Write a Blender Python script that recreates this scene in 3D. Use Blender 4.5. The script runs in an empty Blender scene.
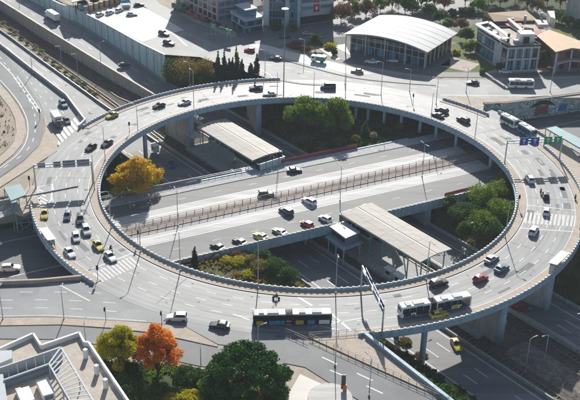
import bpy, math, random
import numpy as np
from mathutils import Matrix, Vector

random.seed(7)
RNG = np.random.default_rng(11)
rad = math.radians
SC = bpy.context.scene
COL = SC.collection

# ------------------------------------------------------------------ camera, sky, sun
FPX, PITCH, ROLL = 1000.0, 0.489224, -0.0235865
CAM = Vector((-4.986, -260.906, 131.478))
_f = Vector((0, math.cos(PITCH), -math.sin(PITCH)))
_r = Vector((1, 0, 0))
_u = Vector((0, math.sin(PITCH), math.cos(PITCH)))
_c, _s = math.cos(ROLL), math.sin(ROLL)
_right = _r * _c - _u * _s
_up = _r * _s + _u * _c
cam_d = bpy.data.cameras.new('camera')
cam = bpy.data.objects.new('camera', cam_d)
COL.objects.link(cam)
cam_d.sensor_fit = 'HORIZONTAL'
cam_d.sensor_width = 36.0
cam_d.lens = FPX / 580 * 36.0
cam_d.clip_start = 1.0
cam_d.clip_end = 6000
_M = Matrix((_right, _up, -_f)).transposed().to_4x4()
_M.translation = CAM
cam.matrix_world = _M
SC.camera = cam

SUN_ELEV, SUN_AZ = rad(30), rad(1.0)      # azimuth measured from +y towards +x
W = bpy.data.worlds.new('World')
SC.world = W
W.use_nodes = True
nt = W.node_tree
sky = nt.nodes.new('ShaderNodeTexSky')
sky.sky_type = 'NISHITA'
sky.sun_disc = False
sky.sun_elevation = SUN_ELEV
sky.sun_rotation = SUN_AZ
bg = nt.nodes['Background']
nt.links.new(sky.outputs[0], bg.inputs[0])
bg.inputs[1].default_value = 0.072
sun_d = bpy.data.lights.new('sun', 'SUN')
sun_d.energy = 4.4
sun_d.angle = rad(0.53)
sun_d.color = (1.0, 0.965, 0.905)
sun = bpy.data.objects.new('sun', sun_d)
COL.objects.link(sun)
_sd = Vector((math.sin(SUN_AZ) * math.cos(SUN_ELEV), math.cos(SUN_AZ) * math.cos(SUN_ELEV), math.sin(SUN_ELEV)))
sun.rotation_euler = _sd.to_track_quat('Z', 'Y').to_euler()
SC.view_settings.view_transform = 'Standard'
SC.view_settings.look = 'None'
SC.view_settings.gamma = 1.0
SC.view_settings.exposure = 0.6


# ------------------------------------------------------------------ surveying
def at(px, py, z=0.0):
    """world point at height z seen at photo pixel (580 x 400)"""
    d = _f + _right * ((px - 290) / FPX) + _up * ((200 - py) / FPX)
    t = (z - CAM.z) / d.z
    p = CAM + d * t
    return (p.x, p.y)


def at3(px, py, z=0.0):
    p = at(px, py, z)
    return Vector((p[0], p[1], z))


def ats(pts, z=0.0):
    return [at(p[0], p[1], z) for p in pts]


AT_T = Vector((0.6202, -0.7844))
AT_N = Vector((0.7844, 0.6202))
KA = rad(27.5)
K_T = Vector((math.cos(KA), math.sin(KA)))
K_N = Vector((-math.sin(KA), math.cos(KA)))
ATT_H = math.degrees(math.atan2(AT_T.y, AT_T.x))


def aw(s, w):
    p = AT_T * s + AT_N * w
    return (p.x, p.y)


def kw(u, v):
    p = K_T * u + K_N * v
    return (p.x, p.y)


def pol(r, a):
    return (r * math.cos(rad(a)), r * math.sin(rad(a)))


Z_ATT, Z_KIF = -13.5, -6.5


# ------------------------------------------------------------------ materials
def new_mat(name):
    m = bpy.data.materials.new(name)
    m.use_nodes = True
    return m, m.node_tree, m.node_tree.nodes['Principled BSDF']


def mat(name, col, rough=0.7, var=0.0, scale=1.0, metal=0.0, spec=0.5, col2=None, bump=0.0, fine=0.0, fscale=8.0,
        emit=None, stretch=None, streak=None, patch=None):
    """surface colour with a broad and a fine procedural grain"""
    m, t, b = new_mat(name)
    b.inputs['Roughness'].default_value = rough
    b.inputs['Metallic'].default_value = metal
    b.inputs['Specular IOR Level'].default_value = spec
    b.inputs['Base Color'].default_value = (*col, 1)
    if var or fine or col2:
        tc = t.nodes.new('ShaderNodeNewGeometry')
        src = tc.outputs['Position']
        if streak:
            mp = t.nodes.new('ShaderNodeMapping')
            mp.inputs['Scale'].default_value = (1, 1, streak)
            t.links.new(src, mp.inputs[0])
            src = mp.outputs[0]
        if stretch:
            mp = t.nodes.new('ShaderNodeMapping')
            mp.inputs['Rotation'].default_value = (0, 0, stretch[0])
            mp.inputs['Scale'].default_value = (stretch[1], stretch[2], 1)
            t.links.new(src, mp.inputs[0])
            src = mp.outputs[0]
        n = t.nodes.new('ShaderNodeTexNoise')
        n.inputs['Scale'].default_value = scale
        n.inputs['Detail'].default_value = 5
        n.inputs['Roughness'].default_value = 0.62
        t.links.new(src, n.inputs['Vector'])
        r = t.nodes.new('ShaderNodeValToRGB')
        r.color_ramp.elements[0].position = 0.32
        r.color_ramp.elements[1].position = 0.68
        c2 = col2 or tuple(min(1, c * (1 + var)) for c in col)
        c1 = col if col2 else tuple(c * (1 - var) for c in col)
        r.color_ramp.elements[0].color = (*c1, 1)
        r.color_ramp.elements[1].color = (*c2, 1)
        t.links.new(n.outputs[0], r.inputs[0])
        out = r.outputs[0]
        if fine:
            n2 = t.nodes.new('ShaderNodeTexNoise')
            n2.inputs['Scale'].default_value = fscale
            n2.inputs['Detail'].default_value = 3
            t.links.new(tc.outputs['Position'], n2.inputs['Vector'])
            mr = t.nodes.new('ShaderNodeMapRange')
            mr.inputs[1].default_value = 0.3
            mr.inputs[2].default_value = 0.7
            mr.inputs[3].default_value = 1 - fine
            mr.inputs[4].default_value = 1 + fine
            t.links.new(n2.outputs[0], mr.inputs[0])
            mx = t.nodes.new('ShaderNodeVectorMath')
            mx.operation = 'SCALE'
            t.links.new(out, mx.inputs[0])
            t.links.new(mr.outputs[0], mx.inputs['Scale'])
            out = mx.outputs[0]
        if patch:
            vo = t.nodes.new('ShaderNodeTexVoronoi')
            vo.inputs['Scale'].default_value = patch[0]
            vo.distance = 'CHEBYCHEV'
            t.links.new(src, vo.inputs['Vector'])
            vs = t.nodes.new('ShaderNodeSeparateColor')
            t.links.new(vo.outputs['Color'], vs.inputs[0])
            m3 = t.nodes.new('ShaderNodeMapRange')
            m3.inputs[3].default_value = 1 - patch[1]
            m3.inputs[4].default_value = 1 + patch[1] * .6
            t.links.new(vs.outputs[0], m3.inputs[0])
            m4 = t.nodes.new('ShaderNodeVectorMath')
            m4.operation = 'SCALE'
            t.links.new(out, m4.inputs[0])
            t.links.new(m3.outputs[0], m4.inputs['Scale'])
            out = m4.outputs[0]
        t.links.new(out, b.inputs['Base Color'])
        if bump:
            bp = t.nodes.new('ShaderNodeBump')
            bp.inputs['Strength'].default_value = bump
            t.links.new(n.outputs[0], bp.inputs['Height'])
            t.links.new(bp.outputs[0], b.inputs['Normal'])
    if emit:
        b.inputs['Emission Color'].default_value = (*emit[0], 1)
        b.inputs['Emission Strength'].default_value = emit[1]
    return m


def ring_asphalt(name, col):
    """asphalt worn in circular wheel tracks and patched"""
    m, t, b = new_mat(name)
    b.inputs['Roughness'].default_value = 0.62
    g = t.nodes.new('ShaderNodeNewGeometry')
    sep = t.nodes.new('ShaderNodeSeparateXYZ')
    t.links.new(g.outputs['Position'], sep.inputs[0])
    cx = t.nodes.new('ShaderNodeCombineXYZ')
    t.links.new(sep.outputs[0], cx.inputs[0])
    t.links.new(sep.outputs[1], cx.inputs[1])
    ln = t.nodes.new('ShaderNodeVectorMath')
    ln.operation = 'LENGTH'
    t.links.new(cx.outputs[0], ln.inputs[0])
    an = t.nodes.new('ShaderNodeMath')
    an.operation = 'ARCTAN2'
    t.links.new(sep.outputs[1], an.inputs[0])
    t.links.new(sep.outputs[0], an.inputs[1])
    sc = t.nodes.new('ShaderNodeMath')
    sc.operation = 'MULTIPLY'
    sc.inputs[1].default_value = 1.3
    t.links.new(an.outputs[0], sc.inputs[0])
    c2 = t.nodes.new('ShaderNodeCombineXYZ')
    t.links.new(ln.outputs['Value'], c2.inputs[0])
    t.links.new(sc.outputs[0], c2.inputs[1])
    n1 = t.nodes.new('ShaderNodeTexNoise')
    n1.inputs['Scale'].default_value = 1.1
    n1.inputs['Detail'].default_value = 4
    t.links.new(c2.outputs[0], n1.inputs['Vector'])
    n2 = t.nodes.new('ShaderNodeTexNoise')
    n2.inputs['Scale'].default_value = 0.09
    n2.inputs['Detail'].default_value = 6
    n2.inputs['Roughness'].default_value = 0.65
    t.links.new(g.outputs['Position'], n2.inputs['Vector'])
    ad = t.nodes.new('ShaderNodeMath')
    ad.operation = 'ADD'
    t.links.new(n1.outputs[0], ad.inputs[0])
    t.links.new(n2.outputs[0], ad.inputs[1])
    mr = t.nodes.new('ShaderNodeMapRange')
    mr.inputs[1].default_value = 0.7
    mr.inputs[2].default_value = 1.3
    mr.inputs[3].default_value = 0.74
    mr.inputs[4].default_value = 1.24
    t.links.new(ad.outputs[0], mr.inputs[0])
    wv = t.nodes.new('ShaderNodeMath')          # two wheel tracks in each lane
    wv.operation = 'MULTIPLY'
    wv.inputs[1].default_value = 2 * math.pi / 1.7
    t.links.new(ln.outputs['Value'], wv.inputs[0])
    sn = t.nodes.new('ShaderNodeMath')
    sn.operation = 'SINE'
    t.links.new(wv.outputs[0], sn.inputs[0])
    sm = t.nodes.new('ShaderNodeMath')
    sm.operation = 'MULTIPLY_ADD'
    sm.inputs[1].default_value = .105
    t.links.new(sn.outputs[0], sm.inputs[0])
    t.links.new(mr.outputs[0], sm.inputs[2])
    c3 = t.nodes.new('ShaderNodeCombineXYZ')
    s3 = t.nodes.new('ShaderNodeMath')
    s3.operation = 'MULTIPLY'
    s3.inputs[1].default_value = 16
    t.links.new(an.outputs[0], s3.inputs[0])
    t.links.new(ln.outputs['Value'], c3.inputs[0])
    t.links.new(s3.outputs[0], c3.inputs[1])
    vo = t.nodes.new('ShaderNodeTexVoronoi')
    vo.inputs['Scale'].default_value = .28
    vo.distance = 'CHEBYCHEV'
    t.links.new(c3.outputs[0], vo.inputs['Vector'])
    vs = t.nodes.new('ShaderNodeSeparateColor')
    t.links.new(vo.outputs['Color'], vs.inputs[0])
    m3 = t.nodes.new('ShaderNodeMapRange')
    m3.inputs[3].default_value = .86
    m3.inputs[4].default_value = 1.08
    t.links.new(vs.outputs[0], m3.inputs[0])
    fm = t.nodes.new('ShaderNodeMath')
    fm.operation = 'MULTIPLY'
    t.links.new(sm.outputs[0], fm.inputs[0])
    t.links.new(m3.outputs[0], fm.inputs[1])
    mr = fm
    rg = t.nodes.new('ShaderNodeRGB')
    rg.outputs[0].default_value = (*col, 1)
    mx = t.nodes.new('ShaderNodeVectorMath')
    mx.operation = 'SCALE'
    t.links.new(rg.outputs[0], mx.inputs[0])
    t.links.new(mr.outputs[0], mx.inputs['Scale'])
    t.links.new(mx.outputs[0], b.inputs['Base Color'])
    return m


def foliage(name, c1, c2, c3=None, trans=0.35, scale=0.5):
    m, t, b = new_mat(name)
    b.inputs['Roughness'].default_value = 0.6
    b.inputs['Specular IOR Level'].default_value = 0.25
    g = t.nodes.new('ShaderNodeNewGeometry')
    n = t.nodes.new('ShaderNodeTexNoise')
    n.inputs['Scale'].default_value = scale * 1.3
    n.inputs['Detail'].default_value = 8
    n.inputs['Roughness'].default_value = .8
    t.links.new(g.outputs['Position'], n.inputs['Vector'])
    r = t.nodes.new('ShaderNodeValToRGB')
    r.color_ramp.elements[0].position = 0.34
    r.color_ramp.elements[0].color = (*c1, 1)
    r.color_ramp.elements[1].position = 0.66
    r.color_ramp.elements[1].color = (*(c3 or c2), 1)
    if c3:
        e = r.color_ramp.elements.new(0.5)
        e.color = (*c2, 1)
    t.links.new(n.outputs[0], r.inputs[0])
    t.links.new(r.outputs[0], b.inputs['Base Color'])
    tr = t.nodes.new('ShaderNodeBsdfTranslucent')
    t.links.new(r.outputs[0], tr.inputs[0])
    mx = t.nodes.new('ShaderNodeMixShader')
    mx.inputs[0].default_value = trans
    t.links.new(b.outputs[0], mx.inputs[1])
    t.links.new(tr.outputs[0], mx.inputs[2])
    t.links.new(mx.outputs[0], t.nodes['Material Output'].inputs[0])
    return m


def graffiti_mat():
    m, t, b = new_mat('graffiti_wall')
    b.inputs['Roughness'].default_value = 0.8
    g = t.nodes.new('ShaderNodeNewGeometry')
    mp = t.nodes.new('ShaderNodeMapping')
    mp.inputs['Rotation'].default_value = (0, 0, -KA)
    mp.inputs['Scale'].default_value = (0.26, 0.05, 0.24)
    t.links.new(g.outputs['Position'], mp.inputs[0])
    v = t.nodes.new('ShaderNodeTexNoise')
    v.inputs['Scale'].default_value = 1.3
    v.inputs['Detail'].default_value = 1
    v.inputs['Distortion'].default_value = 1.2
    t.links.new(mp.outputs[0], v.inputs['Vector'])
    r = t.nodes.new('ShaderNodeValToRGB')
    r.color_ramp.interpolation = 'CONSTANT'
    cols = [(0, (.44, .45, .42)), (.38, (.75, .77, .74)), (.43, (.05, .15, .15)), (.47, (.40, .55, .52)), (.52, (.78, .80, .76)),
            (.56, (.06, .09, .10)), (.59, (.42, .46, .45)), (.66, (.16, .34, .40))]
    r.color_ramp.elements[0].color = (*cols[0][1], 1)
    r.color_ramp.elements[1].position = cols[1][0]
    r.color_ramp.elements[1].color = (*cols[1][1], 1)
    for p, c in cols[2:]:
        e = r.color_ramp.elements.new(p)
        e.color = (*c, 1)
    t.links.new(v.outputs[0], r.inputs[0])
    t.links.new(r.outputs[0], b.inputs['Base Color'])
    return m


def terrain_mat():
    m, t, b = new_mat('terrain')
    b.inputs['Roughness'].default_value = 0.9
    b.inputs['Specular IOR Level'].default_value = 0.2
    g = t.nodes.new('ShaderNodeNewGeometry')
    sep = t.nodes.new('ShaderNodeSeparateXYZ')
    t.links.new(g.outputs['Position'], sep.inputs[0])
    st = t.nodes.new('ShaderNodeMapRange')
    st.inputs[1].default_value = -0.5
    st.inputs[2].default_value = -0.3
    t.links.new(sep.outputs[2], st.inputs[0])

    def ramp(scale, cs, det=6):
        n = t.nodes.new('ShaderNodeTexNoise')
        n.inputs['Scale'].default_value = scale
        n.inputs['Detail'].default_value = det
        n.inputs['Roughness'].default_value = 0.68
        t.links.new(g.outputs['Position'], n.inputs['Vector'])
        r = t.nodes.new('ShaderNodeValToRGB')
        r.color_ramp.elements[0].position = 0.35
        r.color_ramp.elements[1].position = 0.65
        r.color_ramp.elements[0].color = (*cs[0], 1)
        r.color_ramp.elements[1].color = (*cs[2], 1)
        e = r.color_ramp.elements.new(.5)
        e.color = (*cs[1], 1)
        t.links.new(n.outputs[0], r.inputs[0])
        return r
    low = ramp(0.22, [(.035, .05, .018), (.075, .085, .03), (.16, .125, .065)])
    top = ramp(0.12, [(.33, .28, .22), (.40, .35, .28), (.46, .41, .34)])
    mx = t.nodes.new('ShaderNodeMix')
    mx.data_type = 'RGBA'
    t.links.new(st.outputs[0], mx.inputs[0])
    t.links.new(low.outputs[0], mx.inputs[6])
    t.links.new(top.outputs[0], mx.inputs[7])
    t.links.new(mx.outputs[2], b.inputs['Base Color'])
    return m


M = {}
M['asph'] = mat('asphalt', (.198, .206, .207), .68, .2, .09, fine=.12, fscale=3, patch=(.11, .13))
M['asph_ring'] = ring_asphalt('ring_asphalt', (.196, .203, .203))
M['asph_dark'] = mat('dark_asphalt', (.15, .155, .157), .72, .16, .08, fine=.1, fscale=3, patch=(.1, .12))
M['asph_kif'] = mat('avenue_asphalt', (.128, .132, .132), .7, .18, .25, fine=.1, stretch=(-KA, .15, 1.6), patch=(.2, .12))
M['asph_att'] = mat('motorway_asphalt', (.16, .16, .165), .7, .18, .25, fine=.1, stretch=(rad(-ATT_H), .12, 1.5), patch=(.2, .12))
M['pale_surf'] = mat('pale_lane_surface', (.50, .49, .46), .75, .2, .3, fine=.08, stretch=(-KA, .12, 1.6), patch=(.22, .10))  # pale surface, lighter than the avenue asphalt beside it
M['plaza'] = mat('pale_plaza_paving', (.62, .59, .53), .7, .10, .1, fine=.06)
M['pave'] = mat('beige_paving', (.43, .365, .29), .85, .13, .35, fine=.12, fscale=2.5)
M['kerb'] = mat('kerb_stone', (.42, .40, .36), .8, .12, .6)
M['conc'] = mat('concrete', (.38, .38, .37), .8, .24, 1.0, fine=.08, fscale=2, streak=.15)
M['conc_blue'] = mat('blue_grey_painted_concrete', (.33, .44, .51), .65, .24, 1.3, fine=.06, fscale=2, streak=.12)
M['conc_tan'] = mat('tan_concrete', (.44, .36, .27), .85, .2, .3)
M['parapet'] = mat('pale_parapet_stone', (.70, .67, .60), .8, .12, .4)
M['mark'] = mat('road_marking_paint', (.62, .61, .58), .6, .15, .8)
M['ballast'] = mat('track_ballast', (.10, .085, .07), .95, .3, .8, fine=.25, fscale=4)
M['rail'] = mat('rail_steel', (.20, .17, .15), .45, metal=.7)
M['steel'] = mat('galvanised_steel', (.45, .48, .50), .5, .1, .5, metal=.35)
M['dark_steel'] = mat('dark_steel', (.07, .075, .08), .5, metal=.3)
M['brown_rail'] = mat('brown_railing_paint', (.25, .19, .16), .6, .1, 1)
M['median'] = mat('reddish_median_soil', (.33, .275, .24), .95, .25, .6, fine=.2, fscale=3)
M['red_mesh'] = mat('red_barrier_mesh', (.27, .05, .045), .7, .15, .8)
M['roof_white'] = mat('pale_canopy_sheet', (.40, .37, .315), .7, .14, .5, fine=.06, fscale=1.2, stretch=(rad(-ATT_H), .12, 1.3))
M['roof_ridge'] = mat('canopy_seam', (.40, .37, .33), .6)
M['glass_dark'] = mat('dark_glazing', (.02, .03, .035), .12, spec=.7)
M['glass_teal'] = mat('teal_noise_panel', (.46, .60, .61), .35, .2, 1.0, streak=.12, spec=.5)
M['glass_blue'] = mat('blue_curtain_glazing', (.06, .19, .30), .12, .35, .12, spec=.8)
M['green_steel'] = mat('green_painted_steel', (.12, .33, .29), .55, .1, .5)
M['white'] = mat('white_paint', (.78, .78, .77), .5, .05, .6)
M['offwhite'] = mat('off_white_render', (.62, .60, .56), .8, .1, .25)
M['panel_grey'] = mat('grey_facade_panel', (.42, .45, .47), .6, .06, .3)
M['pink_panel'] = mat('pinkish_facade_panel', (.46, .36, .33), .7, .08, .3)
M['tan_roof'] = mat('tan_metal_roof', (.45, .29, .14), .65, .09, .3)
M['red_roof'] = mat('red_membrane_roof', (.33, .05, .04), .7, .15, .5)
M['brown_wall'] = mat('brown_brick_wall', (.14, .085, .06), .85, .2, .6)
M['magenta'] = mat('magenta_sign', (.38, .015, .10), .5)
M['sign_blue'] = mat('blue_sign_sheet', (.015, .07, .36), .45)
M['sign_green'] = mat('green_sign_sheet', (.0, .26, .15), .45)
M['sign_back'] = mat('sign_back_aluminium', (.20, .25, .29), .5, metal=.3)
M['sign_white'] = mat('white_sign_symbol', (.8, .8, .8), .5)
M['tyre'] = mat('tyre_rubber', (.015, .015, .016), .85)
M['rim'] = mat('wheel_rim', (.35, .35, .36), .4, metal=.6)
M['car_glass'] = mat('vehicle_glass', (.012, .016, .02), .06, spec=.9)
M['lamp_w'] = mat('headlamp_lens', (.75, .75, .72), .2)
M['lamp_r'] = mat('tail_lamp_lens', (.35, .01, .01), .3)
M['bark'] = mat('tree_bark', (.09, .065, .045), .9, .25, 1.5)
M['grass'] = mat('lawn_grass', (.07, .105, .022), .95, .3, .25, col2=(.16, .17, .045), fine=.25, fscale=3)
M['grass_dark'] = mat('dark_grass', (.03, .05, .018), .95, .3, .3, col2=(.06, .085, .028), fine=.25, fscale=3)  # darker grass tone than the lawn
M['bare_soil'] = mat('bare_plot_soil', (.40, .33, .265), .95, .2, .15, col2=(.31, .26, .21), fine=.15, fscale=1.5)
M['terrace'] = mat('terrace_tiles', (.46, .40, .33), .85, .13, .5, fine=.08, fscale=2)
M['black'] = mat('black_rubber', (.02, .02, .02), .8)
M['skin'] = mat('skin', (.45, .28, .2), .6)
M['cloth'] = mat('dark_cloth', (.03, .035, .045), .9)
M['orange'] = mat('orange_plastic', (.55, .17, .03), .6)
M['aqua'] = mat('pale_teal_roof_glass', (.28, .42, .42), .35, .08, .5)


def paint(name, col, metal=.25, rough=.28):
    m = mat(name, col, rough, metal=metal)
    b = m.node_tree.nodes['Principled BSDF']
    b.inputs['Coat Weight'].default_value = .6
    b.inputs['Coat Roughness'].default_value = .08
    return m


PAINT = dict(yellow=paint('taxi_yellow', (.62, .47, .04), 0), white=paint('white_car_paint', (.74, .75, .76), 0),
             black=paint('black_car_paint', (.012, .013, .015)), navy=paint('dark_blue_car_paint', (.02, .035, .075)),
             blue=paint('blue_car_paint', (.02, .08, .32)), red=paint('red_car_paint', (.42, .015, .025), 0),
             silver=paint('silver_car_paint', (.42, .45, .47), .5), grey=paint('dark_grey_car_paint', (.055, .06, .07)),
             bluegrey=paint('blue_grey_car_paint', (.10, .16, .22)), green=paint('dark_green_truck_paint', (.01, .14, .09), 0),
             teal=paint('teal_truck_paint', (.02, .28, .24), 0), gold=paint('old_gold_car_paint', (.33, .23, .05), .1),
             busblue=paint('sky_blue_bus_paint', (.03, .32, .52), 0), busdark=paint('shaded_navy_bus_side', (.015, .03, .08), 0))

FOL = dict(
    gold=foliage('golden_leaves', (.46, .27, .01), (.70, .45, .014), (.60, .47, .03), .5),
    yellow=foliage('yellow_green_leaves', (.20, .26, .012), (.46, .42, .014), (.64, .54, .02), .55),
    orange=foliage('orange_red_leaves', (.56, .12, .02), (.76, .25, .02), (.72, .46, .03), .55),
    green=foliage('green_leaves', (.05, .11, .014), (.14, .24, .02), (.32, .36, .04), .48),
    dark=foliage('dark_green_leaves', (.022, .06, .014), (.055, .12, .022), (.13, .22, .035), .4),
    pine=foliage('pine_needles', (.008, .045, .005), (.022, .10, .009), (.06, .18, .013), .3, .8),
    cypress=foliage('cypress_needles', (.010, .022, .012), (.02, .038, .018), None, .15),
    olive=foliage('olive_leaves', (.12, .11, .03), (.24, .19, .04), (.38, .27, .06), .4),
    rust=foliage('rusty_autumn_leaves', (.15, .08, .045), (.24, .12, .065), (.24, .18, .08), .3),
    pale=foliage('pale_dry_leaves', (.30, .24, .14), (.48, .42, .30), None, .3),
)


# ------------------------------------------------------------------ mesh helpers
class MB:
    def __init__(self):
        self.v, self.f = [], []

    def add(self, V, F):
        o = len(self.v)
        self.v += [tuple(p) for p in V]
        self.f += [tuple(i + o for i in f) for f in F]
        return self

    def box(self, cx, cy, cz, sx, sy, sz, rz=0.0, taper=1.0):
        c, s = math.cos(rz), math.sin(rz)
        V = []
        for k, t in ((-.5, 1), (.5, taper)):
            for i, j in ((-.5, -.5), (.5, -.5), (.5, .5), (-.5, .5)):
                x, y = i * sx * t, j * sy * t
                V.append((cx + c * x - s * y, cy + s * x + c * y, cz + k * sz))
        return self.add(V, [(3, 2, 1, 0), (4, 5, 6, 7), (0, 1, 5, 4), (1, 2, 6, 5), (2, 3, 7, 6), (3, 0, 4, 7)])

    def prism(self, poly, z0, z1):
        n = len(poly)
        a = sum(poly[i][0] * poly[(i + 1) % n][1] - poly[(i + 1) % n][0] * poly[i][1] for i in range(n))
        if a < 0:
            poly = list(poly)[::-1]
        za = z0 if isinstance(z0, (list, tuple)) else [z0] * n
        zb = z1 if isinstance(z1, (list, tuple)) else [z1] * n
        V = [(p[0], p[1], z) for p, z in zip(poly, za)] + [(p[0], p[1], z) for p, z in zip(poly, zb)]
        return self.add(V, [tuple(range(n))[::-1], tuple(range(n, 2 * n))] + [(i, (i + 1) % n, n + (i + 1) % n, n + i) for i in range(n)])

    def sheet(self, poly, z):
        n = len(poly)
        a = sum(poly[i][0] * poly[(i + 1) % n][1] - poly[(i + 1) % n][0] * poly[i][1] for i in range(n))
        if a < 0:
            poly = list(poly)[::-1]
        return self.add([(p[0], p[1], z) for p in poly], [tuple(range(n))])

    def tube(self, p0, p1, r0, r1=None, n=8, cap=True):
        r1 = r0 if r1 is None else r1
        p0, p1 = Vector(p0), Vector(p1)
        d = (p1 - p0).normalized()
        a = d.orthogonal().normalized()
        b = d.cross(a)
        V = []
        for p, r in ((p0, r0), (p1, r1)):
            for k in range(n):
                t = 2 * math.pi * k / n
                V.append(p + (a * math.cos(t) + b * math.sin(t)) * r)
        F = [(k, (k + 1) % n, n + (k + 1) % n, n + k) for k in range(n)]
        if cap:
            F += [tuple(range(n))[::-1], tuple(range(n, 2 * n))]
        return self.add(V, F)

    def bar(self, p0, p1, w, h):
        """rectangular bar between two points"""
        p0, p1 = Vector(p0), Vector(p1)
        d = (p1 - p0).normalized()
        a = Vector((-d.y, d.x, 0))
        a = a.normalized() if a.length > 1e-4 else Vector((1, 0, 0))
        b = d.cross(a)
        V = []
        for p in (p0, p1):
            for i, j in ((-.5, -.5), (.5, -.5), (.5, .5), (-.5, .5)):
                V.append(p + a * i * w + b * j * h)
        return self.add(V, [(3, 2, 1, 0), (4, 5, 6, 7), (0, 1, 5, 4), (1, 2, 6, 5), (2, 3, 7, 6), (3, 0, 4, 7)])

    def sweep(self, path, prof, closed=False, cap=True, zs=None):
        """prof: closed list of (offset to the left, z) carried along a plan path"""
        n, m = len(path), len(prof)
        P = [Vector(p) for p in path]
        V = []
        for i in range(n):
            if closed:
                a, b = P[i - 1], P[(i + 1) % n]
            else:
                a, b = P[max(i - 1, 0)], P[min(i + 1, n - 1)]
            d = (b - a).normalized()
            nn = Vector((-d.y, d.x))
            zz = zs[i] if zs else 0
            for o, z in prof:
                q = P[i] + nn * o
                V.append((q.x, q.y, z + zz))
        F = []
        for i in range(n if closed else n - 1):
            j = (i + 1) % n
            for k in range(m):
                l = (k + 1) % m
                F.append((i * m + k, i * m + l, j * m + l, j * m + k))
        if cap and not closed:
            F += [tuple(range(m)), tuple(range((n - 1) * m, n * m))[::-1]]
        return self.add(V, F)

    def build(self, name, material, parent=None, smooth=False, world=True, fix=False):
        me = bpy.data.meshes.new(name)
        me.from_pydata(self.v, [], self.f)
        if fix:
            import bmesh
            bm = bmesh.new()
            bm.from_mesh(me)
            bmesh.ops.recalc_face_normals(bm, faces=bm.faces)
            bm.to_mesh(me)
            bm.free()
        me.materials.append(material)
        if smooth:
            me.polygons.foreach_set('use_smooth', [True] * len(me.polygons))
        me.update()
        return link(name, me, parent, world)


def link(name, me, parent=None, world=True):
    o = bpy.data.objects.new(name, me)
    COL.objects.link(o)
    if parent is not None:
        o.parent = parent
        if world:
            L = Matrix.LocRotScale(parent.location, parent.rotation_euler, None)
            if parent.parent is not None:      # the part itself already sits in world space
                L = Matrix.Identity(4)
            o.matrix_parent_inverse = L.inverted()
    return o


def tag(o, label=None, cat=None, group=None, kind=None):
    if label:
        o['label'] = label
    if cat:
        o['category'] = cat
    if group:
        o['group'] = group
    if kind:
        o['kind'] = kind
    return o


def thing(name, label, cat, loc=(0, 0, 0), rz=0.0, group=None):
    o = bpy.data.objects.new(name, None)
    COL.objects.link(o)
    o.location = loc
    o.rotation_euler = (0, 0, rz)
    o.empty_display_size = .3
    return tag(o, label, cat, group)


def kids(o):
    return [c for c in ALLKIDS.get(o.name, [])]


def copy_tree(o, parent=None):
    c = o.copy()
    COL.objects.link(c)
    if parent is not None:
        c.parent = parent
        c.matrix_parent_inverse = o.matrix_parent_inverse.copy()
    for ch in o.children:
        copy_tree(ch, c)
    return c


def struct(name, mb, m, parent=None, **k):
    return tag(mb.build(name, m, parent, **k), kind='structure')


def circ(r, a0, a1, n):
    return [pol(r, a0 + (a1 - a0) * i / n) for i in range(n + 1)]


def resample(pts, step):
    P = [Vector(p) for p in pts]
    out = [P[0]]
    for a, b in zip(P[:-1], P[1:]):
        L = (b - a).length
        k = max(1, int(round(L / step)))
        for i in range(1, k + 1):
            out.append(a.lerp(b, i / k))
    return [tuple(p) for p in out]


def smooth_path(pts, n=6):
    """Catmull-Rom through the points"""
    P = [Vector(p) for p in pts]
    P = [P[0] * 2 - P[1]] + P + [P[-1] * 2 - P[-2]]
    out = []
    for i in range(1, len(P) - 2):
        for k in range(n):
            t = k / n
            a, b, c, d = P[i - 1], P[i], P[i + 1], P[i + 2]
            out.append(tuple(.5 * ((2 * b) + (c - a) * t + (2 * a - 5 * b + 4 * c - d) * t * t + (3 * b - a - 3 * c + d) * t ** 3)))
    out.append(tuple(P[-2]))
    return out


def dashes(mb, path, width, on, off, z, start=0.0):
    """painted dashes along a plan path"""
    P = [Vector(p) for p in path]
    L = [0]
    for a, b in zip(P[:-1], P[1:]):
        L.append(L[-1] + (b - a).length)

    def pt(s):
        for i in range(len(P) - 1):
            if s <= L[i + 1] or i == len(P) - 2:
                t = (s - L[i]) / max(1e-6, L[i + 1] - L[i])
                return P[i].lerp(P[i + 1], t)
    s = start
    while s + on < L[-1]:
        a, b = pt(s), pt(s + on)
        d = (b - a).normalized()
        n = Vector((-d.y, d.x)) * width / 2
        mb.sheet([a - n, b - n, b + n, a + n], z)
        s += on + off


def line(mb, path, width, z):
    mb2 = []
    P = [Vector(p) for p in path]
    n = len(P)
    V = []
    for i in range(n):
        d = (P[min(i + 1, n - 1)] - P[max(i - 1, 0)]).normalized()
        q = Vector((-d.y, d.x)) * width / 2
        V += [(*(P[i] - q), z), (*(P[i] + q), z)]
    mb.add(V, [(2 * i, 2 * i + 2, 2 * i + 3, 2 * i + 1) for i in range(n - 1)])


def along(path, step):
    """(point, heading) every step metres"""
    P = [Vector(p) for p in path]
    L = [0]
    for a, b in zip(P[:-1], P[1:]):
        L.append(L[-1] + (b - a).length)
    out, s, i = [], step / 2, 0
    while s < L[-1]:
        while s > L[i + 1]:
            i += 1
        t = (s - L[i]) / max(1e-6, L[i + 1] - L[i])
        d = P[i + 1] - P[i]
        out.append((P[i].lerp(P[i + 1], t), math.atan2(d.y, d.x)))
        s += step
    return out


# ------------------------------------------------------------------ terrain
def zc(y):
    return float(np.interp(y, [62, 105, 150, 210], [-13.5, -7.2, -4.9, -4.3]))


def zr(y):
    return float(np.interp(y, [62, 105, 150, 210], [-13.5, -10.8, -8.8, -8.0]))


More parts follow.
